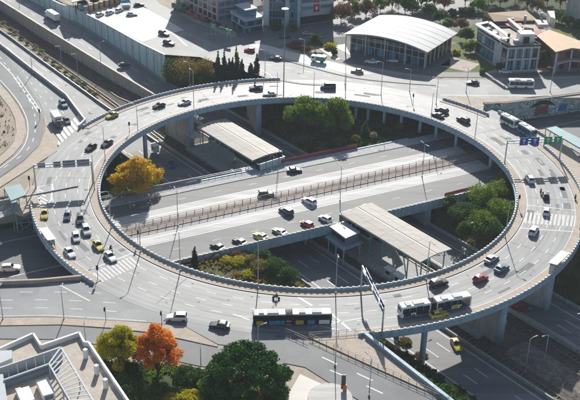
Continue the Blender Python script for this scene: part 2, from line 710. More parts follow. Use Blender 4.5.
def atp(px, py, fn, dz=0.0):
    z = -8.0
    for _ in range(25):
        p = at(px, py, z + dz)
        z = .5 * z + .5 * fn(p[1])
    return (p[0], p[1], z)


RAMP_WALL = [at(-30, 20, 1.3)] + ats([(0, 43), (33, 69), (66, 94), (85, 119)], 1.3) + [pol(79.2, 157)]
GLASS_WALL = [at(20, -16, .5)] + ats([(60, 4), (74, 8), (104, 23), (140, 43), (165, 55)], .5)
AV_PARAPET = [(-150, -62.5), (-73.7, -60.2), (-64.4, -59.1), pol(79.2, 226)]
KIF_N_WALL = [kw(-62, 22.5), kw(-84, 22.5), kw(-110, 24), kw(-190, 26)]
GRAF = [at(482, 121.5, Z_KIF), at(505, 120.5, Z_KIF), at(540, 116, Z_KIF), at(580, 110.5, Z_KIF), at(640, 103, Z_KIF)]


def inside(X, Y, poly):
    r = np.zeros(X.shape, bool)
    n = len(poly)
    for i in range(n):
        x0, y0 = poly[i]
        x1, y1 = poly[(i + 1) % n]
        c = ((y0 > Y) != (y1 > Y))
        with np.errstate(divide='ignore', invalid='ignore'):
            xx = (x1 - x0) * (Y - y0) / (y1 - y0 + 1e-12) + x0
        r ^= c & (X < xx)
    return r


def pdist(X, Y, poly):
    d = np.full(X.shape, 1e9)
    n = len(poly)
    for i in range(n):
        x0, y0 = poly[i]
        x1, y1 = poly[(i + 1) % n]
        dx, dy = x1 - x0, y1 - y0
        t = np.clip(((X - x0) * dx + (Y - y0) * dy) / (dx * dx + dy * dy + 1e-9), 0, 1)
        d = np.minimum(d, np.hypot(X - x0 - t * dx, Y - y0 - t * dy))
    return np.where(inside(X, Y, poly), 0, d)


STEP = 1.25
gx = np.arange(-230, 231, STEP)
gy = np.arange(-150, 440, STEP)
GX, GY = np.meshgrid(gx, gy)
RR = np.hypot(GX, GY)
base = np.full(GX.shape, -0.14)
base = np.where(RR < 77.8, -6.9, base)
att_poly = [aw(-72, -23), aw(250, -23), aw(250, 28), aw(-95, 28)]
d = pdist(GX, GY, att_poly)
Wc = GX * AT_N.x + GY * AT_N.y
Zt = -14.1 + d * np.where(Wc < 0, .85, .62)
nw_poly = [aw(-60, -23)] + RAMP_WALL[::-1] + [at(-60, -10, 0), at(0, -40, 0)] + GLASS_WALL + [aw(-100, 30), aw(-60, 30)]
d = pdist(GX, GY, nw_poly)
sl = np.where((GY < 112) & (Wc > 20), .5, 60)
d = np.where(sl > 10, np.maximum(0, d - 1.5), d)
Zn = -14.1 + np.where((GY < 112) & (Wc > 20), 2.2, 0) + d * sl
kf = [kw(-62, -18.9), kw(250, -18.9), kw(250, 10)] + [kw(160, 12), GRAF[4], GRAF[3], GRAF[2], GRAF[1], GRAF[0]] + [kw(66, 23), kw(-62, 22.5)]
d = pdist(GX, GY, kf)
Zk = -6.95 + np.where(RR < 78, d * .5, np.maximum(0, d - 1.5) * 60)
kl = [kw(-58, -20), pol(78, 226)] + AV_PARAPET[::-1][1:] + KIF_N_WALL[::-1]
d = pdist(GX, GY, kl)
Zl = -6.95 + np.where(RR < 78, d * .5, np.maximum(0, d - 1.5) * 60)
GZ = np.minimum.reduce([base, Zt, Zn, Zk, Zl])
rough_ = (np.sin(GX * .31 + np.cos(GY * .23) * 2) + np.sin(GY * .41 + GX * .17)) * .18
GZ = np.where((GZ > -13.4) & (GZ < -7.2), GZ + rough_, GZ)
ny, nx = GX.shape
V = np.stack([GX.ravel(), GY.ravel(), GZ.ravel()], 1)
idx = np.arange(nx * ny).reshape(ny, nx)
F = np.stack([idx[:-1, :-1].ravel(), idx[:-1, 1:].ravel(), idx[1:, 1:].ravel(), idx[1:, :-1].ravel()], 1)
me = bpy.data.meshes.new('terrain')
me.vertices.add(len(V))
me.vertices.foreach_set('co', V.ravel().astype(np.float32))
me.loops.add(F.size)
me.loops.foreach_set('vertex_index', F.ravel().astype(np.int32))
me.polygons.add(len(F))
me.polygons.foreach_set('loop_start', np.arange(0, F.size, 4, dtype=np.int32))
me.polygons.foreach_set('loop_total', np.full(len(F), 4, np.int32))
me.update(calc_edges=True)
me.materials.append(terrain_mat())
tag(link('terrain', me), kind='structure')


def ground_z(x, y):
    i = int(round((x - gx[0]) / STEP))
    j = int(round((y - gy[0]) / STEP))
    i = min(max(i, 0), nx - 1)
    j = min(max(j, 0), ny - 1)
    return float(GZ[j, i])


# land beyond the modelled district
b = MB()
o_, i_ = 3000, 1
xa, xb, ya, yb = gx[0], gx[-1], gy[0], gy[-1]
for (x0, x1, y0, y1) in ((-o_, xa, -o_, o_), (xb, o_, -o_, o_), (xa, xb, -o_, ya), (xa, xb, yb, o_)):
    b.sheet([(x0, y0), (x1, y0), (x1, y1), (x0, y1)], -.2)
struct('ground', b, M['bare_soil'])

# ------------------------------------------------------------------ motorway in the cutting
b = MB()
ZA = Z_ATT
for w0, w1, nm in ((-22.3, -8.2, 'motorway'), (12.6, 26.8, 'motorway')):
    b = MB()
    b.prism([aw(-70 if w0 < 0 else -84, w0), aw(240, w0), aw(240, w1), aw(-70 if w0 < 0 else -84, w1)], ZA - 1, ZA)
    struct(nm, b, M['asph_att'])
NEAR_R = [atp(x, y, zc) for x, y in [(-20, 16), (14, 40), (45, 63), (80, 88), (98, 101)]] + [(*aw(-70, -8.2), ZA)]
NEAR_L = [(p[0], p[1], 0) for p in [at(-30, 20, -1), at(0, 44, -2), at(30, 66, -3), at(66, 94, -6), at(80, 112, -9)]] + [(*aw(-70, -22.3), ZA)]
FAR_L = [atp(x, y, zc, .9) for x, y in [(-40, -25), (0, 0), (40, 25), (80, 49.6), (115, 71), (150, 92)]] + [(*aw(-84, 12.6), ZA)]
FAR_R = [(p[0], p[1], 0) for p in [at(-10, -35, .5), GLASS_WALL[0], GLASS_WALL[2], GLASS_WALL[3], GLASS_WALL[4], GLASS_WALL[5]]] + [(*aw(-84, 26.8), ZA)]


def ribbon(L, R, thick=2.0):
    b = MB()
    n = len(L)
    V = []
    for l, r in zip(L, R):
        z = l[2]
        V += [(l[0], l[1], z), (r[0], r[1], z), (r[0], r[1], min(z - thick, -14.3)), (l[0], l[1], min(z - thick, -14.3))]
    for i in range(n - 1):
        a, c = i * 4, i * 4 + 4
        b.f += [(a, a + 1, c + 1, c), (a + 1, a + 2, c + 2, c + 1), (a + 3, a, c, c + 3)]
    b.v += V
    return b


zz = [p[2] for p in NEAR_R]
NEAR_L = [(p[0], p[1], z) for p, z in zip(NEAR_L, zz)]
struct('motorway', ribbon(NEAR_L, NEAR_R), M['asph'], fix=True)
struct('motorway', ribbon(FAR_L, FAR_R), M['asph'], fix=True)


def lerp_edges(L, R, t):
    return [tuple(Vector(l).lerp(Vector((r[0], r[1], l[2])), t)) for l, r in zip(L, R)]


def line3(mb, path, width, dz=.01, on=None, off=0):
    P = [Vector(p) for p in path]
    if on:
        Q, s = [], 0.0
        for a, c in zip(P[:-1], P[1:]):
            Ls = (c - a).length
            k = 0.0
            while k + on < Ls:
                Q.append((a.lerp(c, k / Ls), a.lerp(c, (k + on) / Ls)))
                k += on + off
    else:
        Q = list(zip(P[:-1], P[1:]))
    for a, c in Q:
        dd = (c - a).normalized()
        nn = Vector((-dd.y, dd.x, 0)).normalized() * width / 2
        z = Vector((0, 0, dz))
        mb.add([a - nn + z, c - nn + z, c + nn + z, a + nn + z], [(0, 1, 2, 3)])


b = MB()
for w in (-20.6, -9.3, 13.9, 23.6):
    line(b, [aw(-70, w), aw(240, w)], .28, ZA + .008)
for w in (-16.8, -13.0, 17.2, 20.4):
    dashes(b, [aw(-70, w), aw(240, w)], .24, 4.5, 8, ZA + .008)
for t in (.08, .93):
    line3(b, lerp_edges(NEAR_L, NEAR_R, t), .3)
    line3(b, lerp_edges(FAR_L, FAR_R, t), .3)
for t in (.45, .7):
    line3(b, lerp_edges(NEAR_L, NEAR_R, t), .26, on=4.5, off=7)
for t in (.33, .6):
    line3(b, lerp_edges(FAR_L, FAR_R, t), .26, on=4.5, off=7)
tag(b.build('motorway_marking', M['mark']), kind='structure')

# railway between the carriageways
b = MB()
b.prism([aw(-70, -8.2), aw(240, -8.2), aw(240, 12.6), aw(-84, 12.6)], ZA - 1, ZA - .45)
RA = [atp(x, y, zr) for x, y in [(-30, -2), (0, 20), (60, 62), (112, 98)]] + [(*aw(-70, -4), ZA - .45)]
struct('railway_bed', b, M['ballast'])
b = MB()
Lr = [(p[0] - 6 * AT_N.x, p[1] - 6 * AT_N.y, p[2] - .4) for p in RA]
Rr = [(p[0] + 12 * AT_N.x, p[1] + 12 * AT_N.y, p[2] - .4) for p in RA]
struct('railway_bed', ribbon(Lr, Rr), M['ballast'], fix=True)


M['sleeper'] = mat('weathered_sleeper', (.15, .14, .13), .95, .2, 1)


def track(path, z):
    t = thing('railway_track', '', 'track', (path[0][0], path[0][1], z))
    for off in (-.72, .72):
        b = MB()
        b.sweep(path, [(off - .06, z + .16), (off + .06, z + .16), (off + .06, z + .32), (off - .06, z + .32)])
        b.build('rail', M['rail'], t, fix=True)
    b = MB()
    for p, h in along(path, 1.3):
        b.box(p[0], p[1], z + .06, .3, 2.5, .2, h)
    tag(b.build('sleeper', M['sleeper'], t), kind='stuff')
    return t


for w, lb in ((-5.4, 'railway track beside the near motorway carriageway, left of the station platforms'),
              (9.7, 'railway track beside the far motorway carriageway, right of the station platforms')):
    tr = track([aw(-70, w), aw(240, w)], ZA - .45)
    tr['label'] = lb
for off, lb in ((-1.5, 'railway track under the brush strip at the top left of the cutting'), (3.2, 'railway track along the tan retaining wall at top left')):
    t = thing('railway_track', lb, 'track', RA[0])
    P = [(p[0] + off * AT_N.x, p[1] + off * AT_N.y, p[2] - .4) for p in RA[:-1]] + [(*aw(-70, -5.4 if off < 0 else 9.7), ZA - .45)]
    for o2 in (-.72, .72):
        b = MB()
        for a, c in zip(P[:-1], P[1:]):
            a, c = Vector(a), Vector(c)
            d_ = Vector((AT_N.x, AT_N.y, 0)) * o2
            b.bar(a + d_ + Vector((0, 0, .24)), c + d_ + Vector((0, 0, .24)), .14, .18)
        b.build('rail', M['rail'], t)
    b = MB()
    for a, c in zip(P[:-1], P[1:]):
        a, c = Vector(a), Vector(c)
        k = int((c - a).length / 1.3)
        h = math.atan2(c.y - a.y, c.x - a.x)
        for i in range(k):
            p = a.lerp(c, i / k)
            b.box(p.x, p.y, p.z + .06, .3, 2.5, .2, h)
    tag(b.build('sleeper', M['sleeper'], t), kind='stuff')

# platforms of the station in the median (low island between the tracks)
b = MB()
b.prism([aw(-62, -3.2), aw(72, -3.2), aw(72, 7.6), aw(-62, 7.6)], ZA - .5, ZA + .5)
struct('station_platform', b, M['conc'])
# soil strip between the tracks to the south
b = MB()
P = resample([aw(80, 1.6), aw(240, 1.6)], 3)
b.sweep(P, [(-4.2, ZA - .4), (-2.2, ZA + .25), (0, ZA + .5), (2.4, ZA + .2), (4.2, ZA - .4)], cap=False)
struct('median_soil', b, mat('rubbly_median_soil', (.11, .09, .075), .95, .35, .5, col2=(.27, .235, .20), fine=.3, fscale=2), fix=True)
b = MB()
Pv = [atp(x, y, zc) for x, y in [(-25, 10), (16, 33), (50, 58), (85, 84), (101, 97)]] + [(*aw(-70, -7), ZA)]
V = []
for l, r in zip(NEAR_R, Pv):
    V += [(l[0], l[1], l[2] - .12), (r[0], r[1], l[2] - .6), (r[0] + 3, r[1] + 2, -14.3)]
b.v = V
for i in range(len(Pv) - 1):
    a, c = i * 3, i * 3 + 3
    b.f += [(a, a + 1, c + 1, c), (a + 1, a + 2, c + 2, c + 1)]
struct('brush_strip', b, mat('dry_brush_soil', (.10, .095, .045), .95, .35, .35, col2=(.36, .28, .18), fine=.3, fscale=2), fix=True)


def wall(name, path, z0, z1, th, m, label, cat='wall', cope=None, copem=None, zs0=None, zs1=None):
    t = thing(name, label, cat, (path[0][0], path[0][1], z0))
    b = MB()
    n = len(path)
    a0 = zs0 or [z0] * n
    a1 = zs1 or [z1] * n
    V = []
    P = [Vector(p[:2]) for p in path]
    for i in range(n):
        dd = (P[min(i + 1, n - 1)] - P[max(i - 1, 0)]).normalized()
        nn = Vector((-dd.y, dd.x)) * th / 2
        l, r = P[i] + nn, P[i] - nn
        V += [(l.x, l.y, a0[i]), (l.x, l.y, a1[i]), (r.x, r.y, a1[i]), (r.x, r.y, a0[i])]
    b.v = V
    for i in range(n - 1):
        for k in range(4):
            l = (k + 1) % 4
            b.f.append((i * 4 + k, i * 4 + l, i * 4 + 4 + l, i * 4 + 4 + k))
    b.f += [(0, 1, 2, 3), tuple(range((n - 1) * 4, n * 4))]
    b.build('wall_body', m, t, fix=True)
    if cope:
        c = MB()
        for i in range(n - 1):
            a, e = Vector((*P[i], a1[i] + .06)), Vector((*P[i + 1], a1[i + 1] + .06))
            c.bar(a, e, th + cope, .14)
        c.build('coping', copem or m, t)
    return t


wall('retaining_wall', RAMP_WALL, -14, 1.25, .5, M['conc'], 'grey concrete parapet wall between the upper left ramp road and the motorway', cope=.12, copem=M['parapet'])
# barrier between railway and far carriageway
n = len(FAR_L)
t = wall('retaining_wall', FAR_L, -14, 0, .5, M['conc'], 'grey concrete retaining wall with tan band below the truck carriageway', zs0=[-14.2] * n,
         zs1=[p[2] + .95 for p in FAR_L], cope=.25, copem=M['parapet'])
b = MB()
for a_, e_ in zip(FAR_L[:-1], FAR_L[1:]):
    b.bar((a_[0], a_[1], a_[2] + .2), (e_[0], e_[1], e_[2] + .2), .62, 1.3)
b.build('upper_band', M['conc_tan'], t)
t = wall('noise_wall', GLASS_WALL, -14, .5, .35, M['glass_teal'], 'teal noise barrier wall below the pale plaza at top left', 'wall')
for k, (p, h) in enumerate(along(GLASS_WALL, 5.2)):
    q = MB()
    q.box(p[0] - .3 * AT_N.x, p[1] - .3 * AT_N.y, -6.7, .28, .28, 14.8, h)
    q.build('post', M['steel'], t)
q = MB()
q.sweep(GLASS_WALL, [(-.3, .5), (.3, .5), (.3, .72), (-.3, .72)])
q.build('coping', M['steel'], t, fix=True)
t = wall('crash_barrier', [(p[0] - .5, p[1] - .4) for p in NEAR_R], -14, 0, .4, M['sign_back'], 'dark barrier along the brush strip at the top left', 'barrier',
         zs0=[-14.2] * len(NEAR_R), zs1=[p[2] + .95 for p in NEAR_R])
for w, s0, lb in ((-7.6, -72, 'low concrete barrier between the near carriageway and the railway'), (12.2, -84, 'low concrete barrier between the railway and the far carriageway'),
                  (-22.7, -60, 'low concrete barrier on the left edge of the motorway cutting'), (27.2, -84, 'low concrete barrier on the right edge of the motorway cutting')):
    wall('crash_barrier', [aw(s0, w), aw(240, w)], ZA - .6, ZA + .85, .4, M['conc'], lb, 'barrier')

# ------------------------------------------------------------------ lower avenue
def kstrip(name, v0, v1, z, m, u0=-160, u1=200):
    b = MB()
    b.sheet([kw(u0, v0), kw(u1, v0), kw(u1, v1), kw(u0, v1)], z)
    return struct(name, b, m)


b = MB()
b.prism([kw(-190, -16.4), kw(200, -16.4), kw(200, 18.3), kw(-190, 18.3)], Z_KIF - .25, Z_KIF)
struct('lower_avenue', b, M['asph_kif'])
kstrip('white_lane', 5.4, 11.0, Z_KIF + .006, M['pale_surf'], -64, 62)
kstrip('white_lane', -6.2, .1, Z_KIF + .006, M['pale_surf'], -64, 62)
b = MB()
b.prism([kw(-60, .55), kw(72, .55), kw(72, 4.75), kw(-60, 4.75)], Z_KIF - .05, Z_KIF + .16)
struct('avenue_median', b, M['median'])
for v0, v1 in ((18.3, 22.6), (-18.6, -16.4)):
    b = MB()
    b.prism([kw(-62, v0), kw(66, v0), kw(66, v1), kw(-62, v1)], Z_KIF - .25, Z_KIF + .15)
    struct('avenue_pavement', b, M['pave'] if v0 < 0 else M['conc'])
b = MB()
for v in (8.2, -3.1):
    line(b, [kw(-64, v), kw(62, v)], .35, Z_KIF + .011)
bb = MB()
for v in (-11.4, 14.7):
    dashes(b, [kw(-150, v), kw(150, v)], .13, 2.5, 9, Z_KIF + .011)
for v in (-6.6, 11.3):
    line(b, [kw(-150, v), kw(150, v)], .3, Z_KIF + .012)
struct('avenue_marking', b, M['mark'])
for side, v, lb in ((0, .75, 'brown railing on the near edge of the reddish median'), (1, 4.55, 'brown railing on the far edge of the reddish median')):
    P = [kw(-60, v), kw(72, v)]
    t = thing('median_railing', lb, 'railing', (*P[0], Z_KIF))
    for zz_ in (.55, 1.05):
        b = MB()
        b.bar((*P[0], Z_KIF + .16 + zz_), (*P[1], Z_KIF + .16 + zz_), .09, .12)
        b.build('rail', M['brown_rail'], t)
    for p, h in along(P, 2.5):
        b = MB()
        b.box(p[0], p[1], Z_KIF + .75, .14, .14, 1.2, h)
        b.build('post', M['brown_rail'], t)

# avenue bridge over the motorway
t = thing('avenue_bridge', 'blue grey bridge carrying the lower avenue over the motorway', 'bridge', (*kw(0, 0), Z_ATT))
b = MB()
b.prism([kw(-30, -18.4), kw(33, -18.4), kw(33, 22.4), kw(-30, 22.4)], Z_KIF - 1.9, Z_KIF - .3)
b.build('deck_girder', M['conc_blue'], t)
for v in (-18.8, 22.8):
    b = MB()
    b.prism([kw(-44, v - .3), kw(50, v - .3), kw(50, v + .3), kw(-44, v + .3)], Z_KIF - 1.7, Z_KIF + .35)
    b.build('edge_beam', M['conc_blue'], t)
for s in (-26.2, 30.2):
    b = MB()
    c = aw(0, s)
    u = (AT_N.x * K_T.x + AT_N.y * K_T.y)
    uu = s / u
    b.prism([kw(uu - 1, -18.5), kw(uu + 1, -18.5), kw(uu + 1 , 22.5), kw(uu - 1, 22.5)], Z_ATT - .6, Z_KIF - 1.9)
    b.build('abutment', M['conc_blue'], t)
for s in (-7.0, 11.4):
    uu = s / u
    for v in (-13, -5, 3, 11, 19):
        b = MB()
        p = kw(uu, v)
        b.tube((p[0], p[1], Z_ATT - .6), (p[0], p[1], Z_KIF - 1.8), .55, n=12)
        b.build('pier', M['conc_blue'], t, smooth=True)


def parapet_run(parent, path, z, step=1.45, h=.98, closed=False, mm=None, up=.82, pw=.55):
    """solid upstand carrying short pale stone blocks"""
    b = MB()
    b.sweep(path, [(-.16, z - .02), (.16, z - .02), (.16, z + up), (-.16, z + up)], closed)
    b.build('upstand', mm or M['conc_blue'], parent, fix=True)
    b = MB()
    for p, hh in along(path, step):
        b.box(p[0], p[1], z + (up + h) / 2, pw, .46, h - up, hh)
    tag(b.build('post', M['parapet'], parent), kind='stuff')


t = thing('parapet', 'pale post parapet on the lower avenue edge, left of the large canopy', 'parapet', (*kw(-10, -18.8), Z_KIF))
parapet_run(t, [kw(-57, -18.8), kw(0, -18.8)], Z_KIF + .35)
t = thing('parapet', 'pale post parapet on the lower avenue edge, right of the large canopy', 'parapet', (*kw(30, -18.8), Z_KIF))
parapet_run(t, [kw(16, -18.8), kw(57, -18.8)], Z_KIF + .35)
t = thing('railing', 'grey railing along the far edge of the lower avenue beside the smaller canopy', 'railing', (*kw(-20, 22.8), Z_KIF))
for zz_ in (.75, 1.25):
    b = MB()
    b.bar((*kw(-58, 22.8), Z_KIF + .3 + zz_), (*kw(2, 22.8), Z_KIF + .3 + zz_), .07, .07)
    b.build('rail', M['steel'], t)
for p, h in along([kw(-58, 22.8), kw(2, 22.8)], 2.2):
    b = MB()
    b.box(p[0], p[1], Z_KIF + .95, .08, .08, 1.2, h)
    b.build('post', M['steel'], t)
# red mesh barrier along the grassy bank
P = [kw(3, 23.1), kw(31, 23.6)]
t = thing('mesh_fence', 'red mesh safety fence along the foot of the grassy bank', 'fence', (*P[0], Z_KIF))
b = MB()
b.bar((*P[0], Z_KIF + 1.0), (*P[1], Z_KIF + 1.0), .05, 1.15)
b.build('mesh', M['red_mesh'], t)
for p, h in along(P, 2.4):
    b = MB()
    b.tube((p[0], p[1], Z_KIF - .3), (p[0], p[1], Z_KIF + 1.75), .05, n=6)
    b.build('post', M['red_mesh'], t)
P = [kw(-52, 23.1), kw(-24, 23.3)]
t = thing('mesh_fence', 'dark red mesh fence behind the pavement near the golden tree', 'fence', (*P[0], Z_KIF))
b = MB()
b.bar((*P[0], Z_KIF + .9), (*P[1], Z_KIF + .9), .05, 1.0)
b.build('mesh', M['brown_rail'], t)
for p, h in along(P, 2.4):
    b = MB()
    b.tube((p[0], p[1], Z_KIF - .3), (p[0], p[1], Z_KIF + 1.6), .05, n=6)
    b.build('post', M['brown_rail'], t)
P = [kw(37, -17.2), kw(49, -16.9)]
t = thing('mesh_fence', 'short dark red mesh fence beside the leafy shrubs', 'fence', (*P[0], Z_KIF))
b = MB()
b.bar((*P[0], Z_KIF + 1.0), (*P[1], Z_KIF + 1.0), .05, 1.2)
b.build('mesh', M['red_mesh'], t)
for p, h in along(P, 2.4):
    b = MB()
    b.tube((p[0], p[1], Z_KIF), (p[0], p[1], Z_KIF + 1.75), .05, n=6)
    b.build('post', M['red_mesh'], t)

# walls of the lower avenue outside the ring
wall('retaining_wall', AV_PARAPET, -7.2, .85, .5, M['pave'], 'beige parapet wall between the bottom left avenue and the lower road', cope=.1, copem=M['pave'])
wall('retaining_wall', KIF_N_WALL, -7.2, .3, .6, M['conc'], 'grey retaining wall on the far side of the lower road at left')
t = wall('graffiti_wall', GRAF, -7.2, .25, .6, graffiti_mat(), 'long concrete wall covered in graffiti below the upper right road', cope=.2, copem=M['pave'])
# mural on it
ga, gb = Vector(GRAF[2]), Vector(GRAF[3])
gd = (gb - ga).normalized()
gn = Vector((gd.y, -gd.x))


def mural(name, pts, m, off):
    b = MB()
    V = []
    for s, z in pts:
        q = ga + gd * s + gn * (.31 + off)
        V.append((q.x, q.y, z))
    b.add(V, [tuple(range(len(V)))])
    b.build(name, m, t)


mural('painted_house', [(-3.2, -6), (3.2, -6), (2.6, -2.4), (-2.4, -2.4)], mat('pink_spray_paint', (.40, .17, .14), .8, .4, .6, col2=(.16, .05, .05)), .01)
mural('painted_roof', [(-5.6, -2.9), (-3.0, -1.3), (-1.2, -.5), (1.4, -.5), (3.4, -1.2), (5.8, -3.0), (3.2, -2.5), (0, -2.0), (-3, -2.5)], mat('black_spray_paint', (.02, .02, .025), .8), .02)
mural('painted_patch', [(7, -5.6), (10.4, -5.4), (10.8, -3.1), (8.3, -2.6), (7.2, -3.6)], mat('blue_spray_paint', (.03, .19, .42), .8, .3, .7), .01)
mural('painted_patch', [(-.8, -5.2), (.8, -5.2), (.9, -3.6), (-.7, -3.5)], mat('red_spray_paint', (.42, .05, .06), .8), .02)

# ------------------------------------------------------------------ the ring
RI, RO = 60.0, 78.6
ring = thing('ring_viaduct', 'huge circular elevated roundabout bridge with blue grey sides', 'bridge', (0, 0, 0))
N = 240


def lathe(mb, prof, a0=0.0, a1=360.0, n=N):
    full = abs(a1 - a0 - 360) < 1e-6
    k = n if full else max(2, int(n * (a1 - a0) / 360))
    m = len(prof)
    V = []
    for i in range(k + (0 if full else 1)):
        a = rad(a0 + (a1 - a0) * i / k)
        V += [(r * math.cos(a), r * math.sin(a), z) for r, z in prof]
    F = []
    rows = k if full else k + 1
    for i in range(k):
        j = (i + 1) % rows
        for q in range(m):
            l = (q + 1) % m
            F.append((i * m + q, j * m + q, j * m + l, i * m + l))
    if not full:
        F += [tuple(range(m)), tuple(range(k * m, (k + 1) * m))[::-1]]
    mb.add(V, F)


b = MB()
lathe(b, [(RI, -.55), (RI + .05, -1.3), (RI + 1.6, -2.05), (RO - 1.6, -2.05), (RO - .05, -1.3), (RO, -.55), (RO, -.12), (RI, -.12)])
b.build('box_girder', M['conc_blue'], ring, fix=True)
b = MB()
lathe(b, [(RI - .35, -.75), (RI, -.75), (RI, .02), (RI - .35, .02)])
b.build('fascia', M['conc_blue'], ring, fix=True)
OUT_SPANS = [(-82, 19), (39, 53), (97, 156), (194, 229)]
for a0, a1 in OUT_SPANS:
    b = MB()
    lathe(b, [(RO, -.75), (RO + .35, -.75), (RO + .35, .02), (RO, .02)], a0, a1)
    b.build('fascia', M['conc_blue'], ring, fix=True)
b = MB()
lathe(b, [(RI, -.1), (RO, -.1), (RO, 0), (RI, 0)])
b.build('road_surface', M['asph_ring'], ring, fix=True)
b = MB()
lathe(b, [(RI + .2, .004), (62.35, .004), (62.35, .15), (RI + .2, .15)])
b.build('pavement', M['pave'], ring, fix=True)
b = MB()
lathe(b, [(62.35, .004), (62.6, .004), (62.6, .16), (62.35, .16)])
b.build('kerb', M['brown_rail'], ring, fix=True)
OUT_SPANS = [(-82, 19), (39, 53), (97, 156), (194, 229)]
for a0, a1 in OUT_SPANS:
    b = MB()
    lathe(b, [(76.3, .004), (RO - .2, .004), (RO - .2, .15), (76.3, .15)], a0, a1)
    b.build('pavement', M['pave'], ring, fix=True)
parapet_run(ring, circ(RI + .02, 0, 360, 240), 0, mm=M['conc_blue'])
for a0, a1 in OUT_SPANS:
    parapet_run(ring, circ(RO - .02, a0, a1, int((a1 - a0) * .7)), 0)
b = MB()
lathe(b, [(RO - .3, -.9), (83.5, -.9), (83.5, -.004), (RO - .3, -.004)], 17, 41)
tag(b.build('bus_bay', M['asph'], fix=True), kind='structure')
t = thing('parapet', 'pale post parapet on the outside of the bus bay', 'parapet', (*pol(83.4, 29), 0))
parapet_run(t, circ(83.2, 19, 39, 30), 0)
PIERS = [(-52, 'w'), (-69.5, 'c'), (-36, 'w'), (-14, 'c'), (129, 'w'), (105.5, 'w'), (147, 'c'), (170, 'c'), (205, 'c'), (222, 'c'), (-105, 'c'), (-120, 'c'), (-88, 'c'), (22, 'c')]
for a, k in PIERS:
    b = MB()
    if k == 'w':
        p, q = pol(62.5, a), pol(76.0, a)
        b.prism([pol(62.2, a - .55), pol(76.4, a - .45), pol(76.4, a + .45), pol(62.2, a + .55)], -14.2, -2.0)
        b.build('pier_wall', M['conc'], ring)
        for r in (61.9, 76.4):
            b = MB()
            c = pol(r, a)
            b.tube((*c, -14.2), (*c, -1.95), 1.0, n=16)
            b.build('pier', M['conc_blue'], ring, smooth=True)
    else:
        for r in (62.6, 76.4):
            c = pol(r, a)
            b = MB()
            b.tube((*c, ground_z(*c) - .6), (*c, -1.95), .7, n=12)
            b.build('pier', M['conc_blue'], ring, smooth=True)
for a in (74, 70, 64.6, 58.7, 52, 46, 38):
    c = pol(62.2, a)
    b = MB()
    b.tube((*c, ground_z(*c) - .6), (*c, -1.95), .55, n=10)
    b.build('pier', M['conc_blue'], ring, smooth=True)
    c = pol(75, a)
    b = MB()
    b.tube((*c, ground_z(*c) - .6), (*c, -1.95), .55, n=10)
    b.build('pier', M['conc_blue'], ring, smooth=True)
# ring lane marking
b = MB()
for r in (65.9, 69.3, 72.7):
    dashes(b, circ(r, 0, 360, 360), .2, 2.6, 4.2, .009)
line(b, circ(62.95, 0, 360, 360), .16, .009)
for a0, a1 in OUT_SPANS:
    line(b, circ(76.0, a0, a1, 200), .16, .009)
tag(b.build('lane_marking', M['mark'], ring), kind='stuff')
# zebra crossings and hatching on the ring
Z4 = .0135


M['mark_worn'] = mat('worn_marking_paint', (.50, .49, .465), .65, .22, 1.2)


def zebra(name, a, b_, w, n, parent=ring):
    """n stripes between px a and px b, each stripe w px vector long"""
    mb = MB()
    for i in range(n):
        t0, t1 = (i + .22) / n, (i + .78) / n
        q0 = (a[0] + (b_[0] - a[0]) * t0, a[1] + (b_[1] - a[1]) * t0)
        q1 = (a[0] + (b_[0] - a[0]) * t1, a[1] + (b_[1] - a[1]) * t1)
        mb.sheet([at(*q0, Z4), at(*q1, Z4), at(q1[0] + w[0], q1[1] + w[1], Z4), at(q0[0] + w[0], q0[1] + w[1], Z4)], Z4)
    return mb.build(name, M['mark_worn'], parent)


zebra('zebra_crossing', (88, 275), (131, 256), (10, 9), 12)
zebra('zebra_crossing', (525, 212), (579, 216), (-2, 11), 13)


def pxline(mb, pts, width, z=Z4):
    line(mb, ats(pts, z), width, z)


b = MB()
pxline(b, [(298, 297), (312, 305.5)], .55)
pxline(b, [(331, 313.5), (351, 330.5)], .55)
pxline(b, [(86, 271), (133, 253)], .35)
pxline(b, [(520, 228), (578, 232)], .35)
pxline(b, [(518, 204), (580, 211)], .3)
pxline(b, [(233, 314), (250, 320)], .35)
pxline(b, [(312, 327), (362, 318)], .25)
pxline(b, [(300, 322), (340, 330)], .25)
# hatched nose on the left
nose = [(37.5, 187), (52.5, 184), (51.5, 199), (45, 209), (40, 205)]
pxline(b, nose + [nose[0]], .4)
for i in range(4):
    t = i / 4
    pxline(b, [(38 + 1 * t, 189 + t * 14), (44 + 7 * t, 187 + 20 * t * .9 + 5)], .55)
tag(b.build('lane_marking', M['mark'], ring), kind='stuff')
# road joints / tar seams
for a in (-140, -118, -97, -60, -33, -8, 15, 32, 120, 140, 160, 183, 205):
    b = MB()
    line(b, [pol(62.8, a), pol(75.8, a)], .22, .006)
    b.build('expansion_joint', M['asph_dark'], ring)

M['asph_n'] = mat('worn_pale_asphalt', (.255, .258, .25), .7, .2, .09, fine=.1, fscale=2, patch=(.1, .12))

